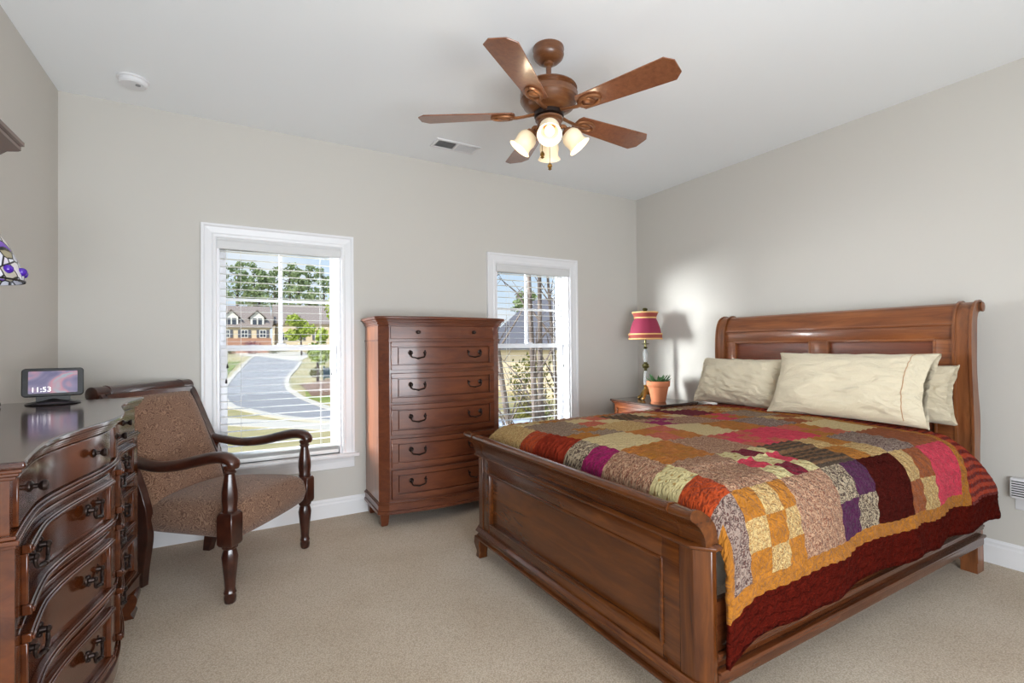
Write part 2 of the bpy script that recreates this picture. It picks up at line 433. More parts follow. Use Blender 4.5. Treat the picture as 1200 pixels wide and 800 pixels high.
# ------------------------------------------------------------------ room
XL, XR, YB, YF, H = -.8735, 3.6652, 3.7571, -2.6, 2.74
W1 = (-.085, .70, .455, 1.965); W2 = (1.995, 2.785, .455, 1.955)
def room():
    b = B(); b.box(XL-.15, XR+.15, YF-.15, YB+.16, -.1, 0); struct('floor', b, 'carpet', smooth=0)
    b = B(); b.box(XL-.15, XR+.15, YF-.15, YB+.16, H, H+.15); struct('ceiling', b, 'ceiling_paint', smooth=0)
    b = B(); b.box(XL-.15, XL, YF-.15, YB+.16, 0, H); struct('wall_left', b, 'wall_paint', smooth=0)
    b = B(); b.box(XR, XR+.15, YF-.15, YB+.16, 0, H); struct('wall_right', b, 'wall_paint', smooth=0)
    b = B(); b.box(XL, XR, YF-.15, YF, 0, H); struct('wall_front', b, 'wall_paint', smooth=0)
    b = B(); y0, y1 = YB, YB+.16
    xs = [XL, W1[0], W1[1], W2[0], W2[1], XR]
    for i in range(5):
        if i in (1, 3):
            w = W1 if i == 1 else W2
            b.box(w[0], w[1], y0, y1, 0, w[2]); b.box(w[0], w[1], y0, y1, w[3], H)
        else: b.box(xs[i], xs[i+1], y0, y1, 0, H)
    bmesh.ops.remove_doubles(b.bm, verts=b.bm.verts[:], dist=1e-5)
    struct('wall_back', b, 'wall_paint', smooth=0)
    prof = [(0, 0), (.016, 0), (.016, .095), (.011, .105), (.011, .118), (.006, .126), (.004, .132), (0, .132)]
    b = B(); b.prism(prof, lambda p, q, t: Vector((t, YB-p, q)), XL, XR); struct('baseboard_back', b, 'white_trim', smooth=0)
    b = B(); b.prism(prof, lambda p, q, t: Vector((XR-p, t, q)), YF, YB-.016); struct('baseboard_right', b, 'white_trim', smooth=0)
    b = B(); b.prism(prof, lambda p, q, t: Vector((XL+p, t, q)), YF, YB-.016); struct('baseboard_left', b, 'white_trim', smooth=0)
room()

def window(n, w, label):
    x0, x1, z0, z1 = w
    r = struct('window_%d' % n)
    r['label'] = label
    cw = .088
    prof = [(0, 0), (cw, 0), (cw, .026), (cw-.014, .026), (cw-.022, .02), (.03, .014), (.02, .018), (.006, .016), (0, .010)]
    # casing: left, right, head (mitred)
    b = B()
    def leg(sx, xe):
        v = []; n_ = len(prof)
        for p, d in prof: v.append(Vector((xe+sx*p, YB-d, z0)))
        for p, d in prof: v.append(Vector((xe+sx*p, YB-d, z1+p)))
        b.add(v, [(i, (i+1) % n_, n_+(i+1) % n_, n_+i) for i in range(n_)]+[tuple(range(n_)), tuple(range(n_, 2*n_))])
    leg(-1, x0); leg(1, x1)
    n_ = len(prof)
    v = [Vector((x0-p, YB-d, z1+p)) for p, d in prof]+[Vector((x1+p, YB-d, z1+p)) for p, d in prof]
    b.add(v, [(i, (i+1) % n_, n_+(i+1) % n_, n_+i) for i in range(n_)]+[tuple(range(n_)), tuple(range(n_, 2*n_))])
    obj('casing', b, 'white_trim', r, smooth=0)
    b = B(); b.box(x0-cw-.028, x1+cw+.028, YB-.058, YB+.09, z0-.024, z0, .006); obj('stool', b, 'white_trim', r)
    b = B(); b.prism([(0, 0), (.012, .004), (.012, .05), (.016, .075), (.02, .085), (0, .085)], lambda p, q, t: Vector((t, YB-p, z0-.11+q)), x0-cw, x1+cw)
    obj('apron', b, 'white_trim', r, smooth=0)
    b = B(); d0, d1 = YB-.005, YB+.155
    b.box(x0, x0+.014, d0, d1, z0, z1); b.box(x1-.014, x1, d0, d1, z0, z1); b.box(x0+.014, x1-.014, d0, d1, z1-.014, z1)
    b.box(x0+.014, x1-.014, YB+.09, d1, z0, z0+.014)
    for sx, xe in ((1, x0+.014), (-1, x1-.014)):       # parting strips
        b.box(min(xe, xe+sx*.02), max(xe, xe+sx*.02), YB+.106, YB+.114, z0, z1)
    obj('jamb', b, 'white_vinyl', r, smooth=0)
    zm = 1.235; a0, a1 = x0+.016, x1-.016
    def sash(name, y, za, zb, st, rl_t, rl_b, munt):
        b = B(); b.box(a0, a0+st, y, y+.03, za, zb, .003); b.box(a1-st, a1, y, y+.03, za, zb, .003)
        b.box(a0+st-.001, a1-st+.001, y, y+.03, zb-rl_t, zb, .003); b.box(a0+st-.001, a1-st+.001, y, y+.03, za, za+rl_b, .003)
        if munt:
            xm = (a0+a1)/2; zc = munt
            b.box(xm-.012, xm+.012, y+.004, y+.024, za+rl_b, zb-rl_t, .002); b.box(a0+st, a1-st, y+.005, y+.025, zc-.010, zc+.010, .002)
        o = obj(name, b, 'white_vinyl', r)
        g = B(); g.box(a0+st-.004, a1-st+.004, y+.012, y+.016, za+rl_b-.004, zb-rl_t+.004); obj('glass_pane', g, 'window_glass', o, smooth=0)
    sash('upper_sash', YB+.122, zm-.02, z1-.014, .036, .04, .036, 1.57)
    sash('lower_sash', YB+.086, z0+.002, zm+.018, .042, .04, .06, None)
    b = B(); b.box((x0+x1)/2-.03, (x0+x1)/2+.03, YB+.072, YB+.086, zm+.018, zm+.03, .003); obj('sash_lock', b, 'white_vinyl', r)
window(1, W1, 'white double-hung window behind the armchair')
window(2, W2, 'white double-hung window between the tall chest and the bed')

def blind(w, label, tilt, cords):
    x0, x1, z0, z1 = w
    xa, xb = x0+.018, x1-.018
    t = thing('venetian_blind', label, 'blind', ((x0+x1)/2, YB+.03, z0), 'white blinds in the windows')
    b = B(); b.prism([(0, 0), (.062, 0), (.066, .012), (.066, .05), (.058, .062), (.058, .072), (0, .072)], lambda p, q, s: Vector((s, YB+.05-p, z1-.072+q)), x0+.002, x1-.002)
    obj('valance', b, 'valance_shaded', t, smooth=0)
    zt, zb = z1-.095, z0+.055
    n = int((zt-zb)/.0485)
    b = B(); M = Matrix.Translation((0, YB+.034, 0)) @ Matrix.Rotation(tilt, 4, 'X')
    b.prism([(-.024, -.0006), (0, .0004), (.024, -.0006), (.024, .0006), (0, .0017), (-.024, .0006)], lambda p, q, s: M @ Vector((s, p, q)), xa, xb)
    s0 = obj('slat', b, 'slat_white', t, smooth=40); off = s0.location.copy()
    s0.data.transform(Matrix.Translation((0, 0, ORG[t.name].z)))      # slat mesh sits at height 0 of the blind
    for k in range(n):
        s = s0 if k == 0 else dup(s0, t)
        s.location = (0, 0, zb+.012+(zt-zb)*k/(n-1)-z0)
    for k in range(4): dup(s0, t, (0, 0, .038+.006*k))
    b = B(); b.box(xa, xb, YB+.012, YB+.056, z0+.003, z0+.032, .005); obj('bottom_rail', b, 'slat_white', t)
    for fx in (.16, .84):
        x = xa+(xb-xa)*fx
        b = B()
        for dy in (.008, .06): b.tube([(x, YB+dy, z0+.03), (x, YB+dy, z1-.07)], .0011, 5)
        obj('ladder_cord', b, 'slat_white', t)
    for fx, zc in cords:
        x = xa+(xb-xa)*fx
        b = B(); b.tube([(x, YB-.004, z1-.07), (x, YB-.004, zc)], .0011, 5); c = obj('pull_cord', b, 'slat_white', t)
        b = B(); b.lathe([(.0025, .03), (.004, .024), (.007, .004), (.006, 0)], (x, YB-.004, zc-.03), 8); obj('tassel', b, 'black_plastic', c)
blind(W1, 'white slatted blind in the window behind the armchair', .01, [(.055, 1.13), (.045, 1.03), (.93, 1.06)])
blind(W2, 'white slatted blind in the window right of the tall chest', .01, [(.93, 1.06)])

# ------------------------------------------------------------------ outside
def terr(y): return -2.6+(0 if y < 40 else (min(y, 110)-40)*.05)+max(y-110, 0)*.02
def strip(pairs, dz):
    b = B(); L = [Vector((x, y, terr(y)+dz)) for x, y in pairs]
    b.add(L, [tuple(range(len(L)))]); bmesh.ops.triangulate(b.bm, faces=b.bm.faces[:]); return b
def slab_strip(left, right, top, th=.25, m='asphalt', name='road'):
    n = min(len(left), len(right)); b = B(); rings = []
    for (xa, ya), (xb, yb) in zip(left, right):
        rings.append([Vector((xa, ya, terr(ya)+top)), Vector((xb, yb, terr(yb)+top)), Vector((xb, yb, terr(yb)+top-th)), Vector((xa, ya, terr(ya)+top-th))])
    b.loft(rings); return struct(name, b, m, smooth=0)
def resample(p, n):
    d = [0]
    for a, b in zip(p, p[1:]): d.append(d[-1]+math.dist(a, b))
    out = []
    for k in range(n):
        t = d[-1]*k/(n-1)
        for i in range(len(d)-1):
            if t <= d[i+1]+1e-9:
                f = (t-d[i])/max(1e-9, d[i+1]-d[i]); out.append((p[i][0]+(p[i+1][0]-p[i][0])*f, p[i][1]+(p[i+1][1]-p[i][1])*f)); break
    return out
def outdoors():
    b = B()
    ys = [4.6, 12, 25, 40, 60, 80, 110, 160, 240]
    b.loft([[Vector((-80, y, terr(y))), Vector((200, y, terr(y))), Vector((200, y, terr(y)-1)), Vector((-80, y, terr(y)-1))] for y in ys])
    struct('lawn', b, 'lawn', smooth=0)
    L = smooth_path([(-9, 44), (-.31, 34.2), (2.22, 30.62)], 4)
    left = [(-14, 42), (-6, 38.5), (-.9, 37.2), (-.55, 39), (-.3, 41.5), (-.47, 45.05), (-.38, 49), (.01, 55.1), (.67, 63), (1.58, 73.7), (2.3, 83), (3.2, 96)]
    right = [(-16, 38), (-7, 35.5), (2.22, 30.62), (5.2, 29.6), (5.0, 33.4), (4.56, 37.75), (4.19, 42.5), (3.99, 46), (4.35, 51.7), (5.24, 58.2), (6.9, 66.4), (9.5, 80)]
    # main road bending away from the house
    ml = smooth_path([(.3, 36.5), (-.22, 41.1), (-.47, 45.05), (-.38, 49), (.01, 55.1), (.67, 63), (1.58, 73.7), (2.2, 81.4), (3.4, 92)], 3)
    mr = smooth_path([(5.4, 30.2), (4.9, 33.4), (4.56, 37.75), (4.19, 42.5), (3.99, 46), (4.35, 51.7), (5.24, 58.2), (6.76, 66.4), (8.6, 78)], 3)
    lower_l = [(2.22, 30.62), (1.27, 33.9), (.38, 36.5)]; 
    road_l = [(6.5, 24.0), (4.7, 26.4), (3.49, 28.2), (2.22, 30.6), (1.27, 33.9)]+ml
    road_r = [(13, 24.0), (9.5, 27.0), (7.2, 29.0), (5.9, 29.6)]+mr
    slab_strip(resample(road_l, 40), resample(road_r, 40), .06, name='road')
    w = .45
    kl = resample(road_l, 40); kr = resample(road_r, 40)
    slab_strip([(x-w, y-.25) for x, y in kl], kl, .12, m='concrete', name='trim_1')
    slab_strip(kr, [(x+w, y+.25) for x, y in kr], .12, m='concrete', name='trim_2')
    slab_strip([(-30, 44), (-.3, 31.4), (2.3, 28.4), (4.6, 25.5), (8, 21)], [(-30, 41), (-.26, 28.3), (2.0, 26.0), (4.1, 23.8), (7, 19.5)], .04, m='concrete', name='sidewalk')
    slab_strip([(3.4, 90), (1, 96), (0, 104)], [(8.6, 78.5), (12, 92), (12, 104)], .05, m='concrete', name='driveway')
    # green bank on the right of the road with a mulch bed
    slab_strip([(5.4, 45), (5.0, 41), (5.6, 36.5), (6.8, 33.2), (9, 31.5)], [(16, 52), (16, 44), (16, 40), (16, 36), (16, 33)], .05, m='lawn_green', name='verge')
    b = B()
    def hump(u, v):
        x = 5.4+u*10; y = 41+v*9; h = .9*math.sin(PI*min(1, u*1.2+.05))*math.sin(PI*v)
        return Vector((x, y, terr(y)+.05+max(0, h)))
    b.grid(14, 12, hump); struct('planting_bed', b, 'mulch')
    slab_strip([(-.95, 47), (-.75, 55), (-.1, 66), (1.0, 80)], [(-8, 47), (-8, 55), (-8, 66), (-8, 80)], .05, m='lawn_green', name='verge')
    house_far(); house_side(); trees(); street_bits()

def win_unit(parent, x, y, z, w, h, shutters=True, face='y'):
    b = B(); b.box(x-w/2-.08, x+w/2+.08, y-.10, y+.05, z-.08, z+h+.08)
    f = obj('window', b, 'house_white', parent, smooth=0)
    b = B()
    for i in (0, 1):
        for j in (0, 1): b.box(x-w/2+i*w/2+.05, x+i*w/2-.05, y-.13, y-.08, z+j*h/2+.05, z+(j+1)*h/2-.05)
    obj('pane', b, 'pane_dark', f, smooth=0)
    if shutters:
        for s in (-1, 1):
            b = B(); xx = x+s*(w/2+.32); b.box(xx-.22, xx+.22, y-.12, y+.05, z-.05, z+h+.05); obj('shutter', b, 'roof_dark', f, smooth=0)
def gable(b, x0, x1, y0, y1, z0, zr, axis='x', over=.4):
    """solid gable roof, ridge along axis"""
    if axis == 'x':
        ym = (y0+y1)/2; b.prism([(y0-over, z0), (ym, zr), (y1+over, z0), (y1+over, z0-.25), (y0-over, z0-.25)], YZ, x0-over, x1+over)
    else:
        xm = (x0+x1)/2; b.prism([(x0-over, z0), (xm, zr), (x1+over, z0), (x1+over, z0-.25), (x0-over, z0-.25)], XZ, y0-over, y1+over)
def house_far():
    t = thing('townhouse', 'cream two-storey house with grey roof and two dormers beyond the road', 'house', (0, 106, terr(106)))
    z0 = terr(104)-.4
    b = B(); b.box(-9, 6.2, 102, 114, z0, 5.2); obj('wall', b, 'house_cream', t, smooth=0)
    b = B(); b.box(-9, 6.4, 101.6, 101.98, z0, 3.2); obj('brick_front', b, 'house_brick', t, smooth=0)
    b = B(); gable(b, -9, 6.2, 102, 114, 5.4, 9.6); obj('roof', b, 'roof_shingle', t, smooth=0)
    for x in (-.1, 4.1):
        b = B(); b.box(x-1.1, x+1.1, 102.2, 106, 5.2, 7.2); b.prism([(x-1.1, 7.2), (x, 8.2), (x+1.1, 7.2)], XZ, 102.2, 106); d = obj('dormer', b, 'house_white', t, smooth=0)
        b = B()
        for s in (-1, 1): b.prism([(x+s*1.5, 6.95), (x, 8.35), (x, 8.6), (x+s*1.55, 7.15)], XZ, 101.8, 106.5)
        obj('dormer_roof', b, 'roof_shingle', d, smooth=0)
        for s in (-.45, .45):
            b = B(); b.box(x+s-.32, x+s+.32, 102.1, 102.25, 5.6, 6.9); p = obj('dormer_pane', b, 'pane_dark', d, smooth=0)
    for x in (-5, -.9, 2.0, 5.0): win_unit(t, x, 101.95, 3.4, 1.0, 1.3)
    t2 = thing('townhouse', 'pale gabled house with shingle roof half hidden by the lime-green tree', 'house', (12, 112, terr(112)))
    b = B(); b.box(7.8, 18, 108, 120, terr(108)-.4, 6.2); obj('wall', b, 'house_cream', t2, smooth=0)
    b = B(); gable(b, 7.8, 18, 108, 120, 6.4, 10.6); obj('roof', b, 'roof_shingle', t2, smooth=0)
    for x in (9.2, 12, 15.5):
        win_unit(t2, x, 107.95, 3.0, 1.1, 1.5); 
def house_side():
    t = thing('bungalow', 'cream house with grey roof behind the bare trees', 'house', (26, 34, -2.6))
    b = B(); b.box(20.5, 30, 28, 40, -2.7, 1.4); b.prism([(20.5, 1.4), (25.2, 5.2), (30, 1.4)], XZ, 28, 40); obj('wall', b, 'house_cream', t, smooth=0)
    b = B()
    for s in (-1, 1): b.prism([(25.25+s*5.4, .95), (25.25, 5.3), (25.25, 5.65), (25.25+s*5.5, 1.25)], XZ, 27.5, 40.5)
    obj('roof', b, 'roof_dark', t, smooth=0)
    win_unit(t, 25, 27.95, -.9, 1.3, 1.6); 
    t = thing('bungalow', 'long low grey-roofed house left of the bare trunks', 'house', (17, 46, -2.2))
    b = B(); b.box(12, 24, 44, 52, -2.6, 2.2); obj('wall', b, 'house_white', t, smooth=0)
    b = B(); gable(b, 12, 24, 44, 52, 2.4, 5.0); obj('roof', b, 'roof_dark', t, smooth=0)
    for x in (14, 18, 22): win_unit(t, x, 43.95, -.5, 1.1, 1.5)
def leaves(b, c, rx, ry, rz, n, size, rnd):
    for _ in range(n):
        while True:
            p = Vector((rnd.uniform(-1, 1), rnd.uniform(-1, 1), rnd.uniform(-1, 1)))
            if p.length < 1: break
        p = Vector((c[0]+p.x*rx, c[1]+p.y*ry, c[2]+p.z*rz))
        a = Vector((rnd.gauss(0, 1), rnd.gauss(0, 1), rnd.gauss(0, 1))).normalized(); d = a.orthogonal().normalized(); e = a.cross(d)
        s = size*rnd.uniform(.6, 1.3)
        b.add([p+d*s, p+e*s*.6, p-d*s, p-e*s*.6], [(0, 1, 2, 3)])
def tree(name, label, x, y, h, kind, rnd, group=None, spread=1.0):
    g = terr(y); t = thing(name, label, 'tree', (x, y, g), group)
    r = h*.018+.03
    b = B(); lean = rnd.uniform(-.03, .03)
    b.tube([(x, y, g-.1), (x+lean*h*.5, y, g+h*.5), (x+lean*h, y, g+h*.93)], [r, r*.7, r*.25], 8)
    if kind == 'pine':
        for k in range(7):
            z = g+h*(.5+.06*k); a = rnd.uniform(0, 2*PI); L = h*.12
            b.tube([(x+lean*(z-g), y, z), (x+lean*(z-g)+math.cos(a)*L, y+math.sin(a)*L, z+L*.3)], [r*.3, r*.1], 5)
    obj('trunk', b, 'bark', t)
    b = B()
    if kind == 'pine':
        for k in range(9):
            f = k/8; z = g+h*(.55+.45*f); rr = h*.15*(1-.55*f)*spread; a = rnd.uniform(0, 2*PI)
            leaves(b, (x+lean*(z-g)+math.cos(a)*rr*.6, y+math.sin(a)*rr*.6, z), rr*.85, rr*.85, h*.045, 80, .46, rnd)
        obj('crown', b, 'pine_leaf', t, smooth=0, fix=False)
    elif kind == 'leafy':
        for k in range(7):
            a = rnd.uniform(0, 2*PI); rr = h*.2*spread
            leaves(b, (x+math.cos(a)*rr, y+math.sin(a)*rr, g+h*rnd.uniform(.45, .85)), rr*.8, rr*.8, h*.14, 170, .28, rnd)
        obj('crown', b, 'spring_leaf', t, smooth=0, fix=False)
    return t
def bare_tree(label, x, y, h, stems, rnd, rad=.11):
    g = terr(y); t = thing('bare_tree', label, 'tree', (x, y, g), 'leafless trees outside the right window')
    for (dx, dy, lx, ly) in stems:
        pts = [(x+dx*.3, y+dy*.3, g-.1), (x+dx*.7, y+dy*.7, g+h*.2), (x+dx+lx*.3, y+dy+ly*.3, g+h*.5), (x+dx+lx, y+dy+ly, g+h)]
        b = B(); P = smooth_path(pts, 5); b.tube(P, [rad*(1-.75*i/(len(P)-1)) for i in range(len(P))], 9)
        s = obj('trunk', b, 'bark', t)
        b = B()
        for k in range(14):
            i = rnd.randint(3, len(P)-2); p = Vector(P[i]); a = rnd.uniform(0, 2*PI); L = rnd.uniform(.5, 1.6)
            q = p+Vector((math.cos(a)*L*.6, math.sin(a)*L*.6, L*.7)); mid = (p+q)/2+Vector((rnd.uniform(-.1, .1),)*3)
            b.tube([p, mid, q], [.022, .015, .006], 5)
            for _ in range(3):
                f = rnd.uniform(.3, 1); e = p.lerp(q, f); a2 = rnd.uniform(0, 2*PI); b.tube([e, e+Vector((math.cos(a2)*.3, math.sin(a2)*.3, rnd.uniform(.1, .5)))], [.008, .003], 4)
        obj('branch', b, 'bark', s)
def shrub(label, x, y, r, h, m, rnd, group):
    g = terr(y); b = B()
    for k in range(4): leaves(b, (x+rnd.uniform(-.5, .5)*r, y+rnd.uniform(-.3, .3)*r, g+h*.5), r*.7, r*.6, h*.5, 150, .12*max(1, r*.6), rnd)
    tag(obj('shrub', b, m, smooth=0, fix=False), label, 'shrub', group)
def trees():
    rnd = random.Random(4)
    for k, (x, y, h) in enumerate([(-58, 140, 20), (-46, 137, 19), (-34, 140, 20), (-23, 137, 19), (-13, 136, 19), (-3.5, 138, 20), (6, 136, 18.5), (15.5, 138, 20), (25, 136, 19), (34.5, 138, 20), (44, 136, 19), (-8.5, 153, 22), (1, 155, 23), (10.5, 153, 22), (20, 155, 23), (29.5, 153, 22), (-13, 172, 25), (-3, 173, 26), (6.5, 172, 25), (16.5, 173, 26), (27, 172, 25),
                                   (50, 120, 16), (60, 125, 18), (70, 118, 15), (80, 128, 18), (90, 120, 17), (101, 130, 18), (112, 128, 18), (124, 135, 20)]):
        tree('pine_tree', 'tall green pine in the row behind the far houses', x, y, h, 'pine', rnd, 'pines behind the houses', 1.0)
    tree('lime_tree', 'lime-green young tree in front of the far pale house', 10.5, 92, 7.5, 'leafy', rnd)
    tree('ash_tree', 'slender leafy street tree beside the planting bed', 7.0, 49, 5.6, 'leafy', rnd, None, .5)
    tree('oak_tree', 'brownish tall tree by the right edge of the left window', 17.0, 88, 13, 'leafy', rnd, None, .7)
    bare_tree('leafless multi-stemmed tree nearest outside the right window', 5.35, 8.2, 7.5, [(-.7, .2, -.5, 0), (-.25, -.2, -.15, .1), (.1, .15, 0, 0), (.45, -.1, .35, 0), (.65, .2, .45, .2)], rnd, .10)
    bare_tree('leafless tree further right outside the right window', 7.6, 10.5, 7, [(-.2, 0, -.4, 0), (.3, .1, .5, 0)], rnd, .09)
    bare_tree('leafless tree left of the multi-stemmed one outside the right window', 5.6, 11.5, 7, [(-.2, 0, -.5, 0), (.2, .1, .2, 0)], rnd, .07)
    for i, (x, y) in enumerate([(10.8, 17.2), (14.2, 15.2), (6.2, 18), (8.4, 22.5), (17.8, 19.6)]):
        shrub('brown-green shrub on the ground behind the bare trees', x, y, 1.2, 1.6, 'shrub_leaf', rnd, 'shrubs behind the bare trees')
    for i, (x, y) in enumerate([(11.0, 25.5), (15.2, 25.0), (19.4, 25.5), (23.6, 24.6)]):
        shrub('tall brown-green bush screening the cream bungalow', x, y, 1.7, 3.4, 'shrub_leaf', rnd, 'bushes before the bungalow')
    shrub('purple-leaved shrub in front of the cream house', 3.2, 98.5, 1.6, 2.4, 'plum_leaf', rnd, None)
    for x in (-3.6, -.3, 6.9): shrub('green-brown shrub along the front of the cream house', x, 99, 1.2, 1.5, 'shrub_leaf', rnd, 'shrubs at the cream house')
    for x, y in ((8.0, 55), (10.7, 49.2), (11.4, 58.5)): shrub('green-brown shrub at the back of the planting bed', x, y, .9, 1.1, 'shrub_leaf', rnd, 'shrubs at the planting bed')
def street_bits():
    g = terr(49.5)
    t = thing('yard_sign', 'dark teal board on posts above the planting bed', 'sign', (8.3, 50, g))
    b = B(); b.box(7.6, 9.3, 49.6, 49.75, g+.5, g+1.5, .03); obj('board', b, 'sign_teal', t)
    for x in (7.65, 9.25): b = B(); b.box(x-.06, x+.06, 49.55, 49.8, g-.1, g+1.65); obj('post', b, 'sign_teal', t, smooth=0)
    def car(x, y, label, m, L=4.4, ang=0):
        g = terr(y); t = thing('car', label, 'car', (x, y, g), None, ang)
        b = B(); body = smooth_path([(-L/2, .35), (-L/2, .75), (-L/2+.5, .88), (-L/4, .95), (-L/8, 1.4), (L/5, 1.45), (L/2-.5, .98), (L/2, .85), (L/2, .35)], 4)
        b.prism(body, lambda p, q, s: Vector((p, s*(1 if q < .9 else .84), q)), -.88, .88); obj('body', b, m, t, world=False, bev=.04)
        b = B(); b.prism([(-L/4+.15, .97), (-L/8+.05, 1.34), (L/5-.05, 1.38), (L/2-.75, 1.0)], lambda p, q, s: Vector((p, s, q)), -.90, .90); obj('side_glass', b, 'pane_dark', t, smooth=0, world=False)
        for sx in (-L*.3, L*.3):
            for sy in (-.8, .8):
                b = B(); b.lathe([(.05, -.1), (.32, -.1), (.34, 0), (.32, .1), (.05, .1)], (sx, sy, .34), 18, Matrix.Rotation(PI/2, 4, 'X')); obj('wheel', b, 'tyre', t, world=False)
    car(-2.3, 76, 'dark blue car parked at the far left of the road', 'truck_blue', 4.4, 1.5)
    car(7.7, 13.2, 'white car parked behind the bare trees', 'car_white', 4.4, .9)
outdoors()

# ------------------------------------------------------------------ shared furniture helpers
def slab(b, mp, s0, s1, z0, z1, front, back, n=24):
    """slab with a curved front: front(s) depth, back depth; mp(s,d)->(x,y)"""
    rings = []
    for i in range(n+1):
        s = s0+(s1-s0)*i/n; f = mp(s, front(s)); k = mp(s, back)
        rings.append([Vector((*f, z0)), Vector((*f, z1)), Vector((*k, z1)), Vector((*k, z0))])
    b.loft(rings); return b
def slab_rel(b, mp, s0, s1, z0, z1, fr, off, th, n=20):
    """curved plate following fr, from off-th to off"""
    rings = []
    for i in range(n+1):
        s = s0+(s1-s0)*i/n; f = mp(s, fr(s)+off); k = mp(s, fr(s)+off-th)
        rings.append([Vector((*f, z0)), Vector((*f, z1)), Vector((*k, z1)), Vector((*k, z0))])
    b.loft(rings); return b
def bail_handle(mp, fr, s, z, off, w, parent):
    d = fr(s)+off; dr = mp(0, 1)[0]-mp(0, 0)[0], mp(0, 1)[1]-mp(0, 0)[1]
    ax = Vector((dr[0], dr[1], 0)); along = Vector((mp(1, 0)[0]-mp(0, 0)[0], mp(1, 0)[1]-mp(0, 0)[1], 0))
    c = Vector((*mp(s, d), z)); b = B()
    M0 = ax.to_track_quat('Z', 'Y').to_matrix().to_4x4()
    for k in (-1, 1):
        p = c+along*k*w*.5
        b.lathe([(.017, 0), (.016, .003), (.009, .006), (.007, .018), (.009, .021), (.006, .026), (.001, .028)], p, 12, M0)
        b.ball(p+along*k*.004+Vector((0, 0, .012))+ax*.004, .007); b.ball(p+Vector((0, 0, -.012))+ax*.004, .006)
    pts = [(-.5, 0), (-.52, -.18), (-.42, -.36), (-.22, -.40), (0, -.46), (.22, -.40), (.42, -.36), (.52, -.18), (.5, 0)]
    P = [c+along*u*w+ax*(.02+.006*math.cos(u*PI))+Vector((0, 0, v*w*.85)) for u, v in smooth_path(pts, 3)]
    b.tube(P, .0045, 8); b.ball(c+ax*.024+Vector((0, 0, -.46*w*.85)), .008, 1.2, 1.2, .8)
    return obj('handle', b, 'bronze', parent)
def knob(mp, fr, s, z, off, parent, r=.013):
    ax = Vector((mp(0, 1)[0]-mp(0, 0)[0], mp(0, 1)[1]-mp(0, 0)[1], 0)); M0 = ax.to_track_quat('Z', 'Y').to_matrix().to_4x4()
    b = B(); b.lathe([(r, 0), (r*.9, .004), (r*.45, .008), (r*.4, .016), (r*.8, .021), (r, .027), (r*.8, .033), (.001, .035)], Vector((*mp(s, fr(s)+off), z)), 14, M0)
    return obj('knob', b, 'bronze', parent)
def framed_front(name, mp, fr, s0, s1, z0, z1, m, parent, fw=.04, raised=.016, base=.004, n=20):
    b = B()
    slab_rel(b, mp, s0, s1, z0, z1, fr, -.002, .02, n)
    f = lambda a, c, d, e: slab_rel(b, mp, a, c, d, e, fr, base+raised, raised+.002, n)
    f(s0, s1, z1-fw*.8, z1); f(s0, s1, z0, z0+fw*.8); f(s0, s0+fw, z0+fw*.8, z1-fw*.8); f(s1-fw, s1, z0+fw*.8, z1-fw*.8)
    i = fw*.16       # groove between frame and fielded panel
    slab_rel(b, mp, s0+fw+i, s1-fw-i, z0+fw*.8+i, z1-fw*.8-i, fr, base+raised*.35, raised, n)
    return obj(name, b, m, parent, bev=.0025)

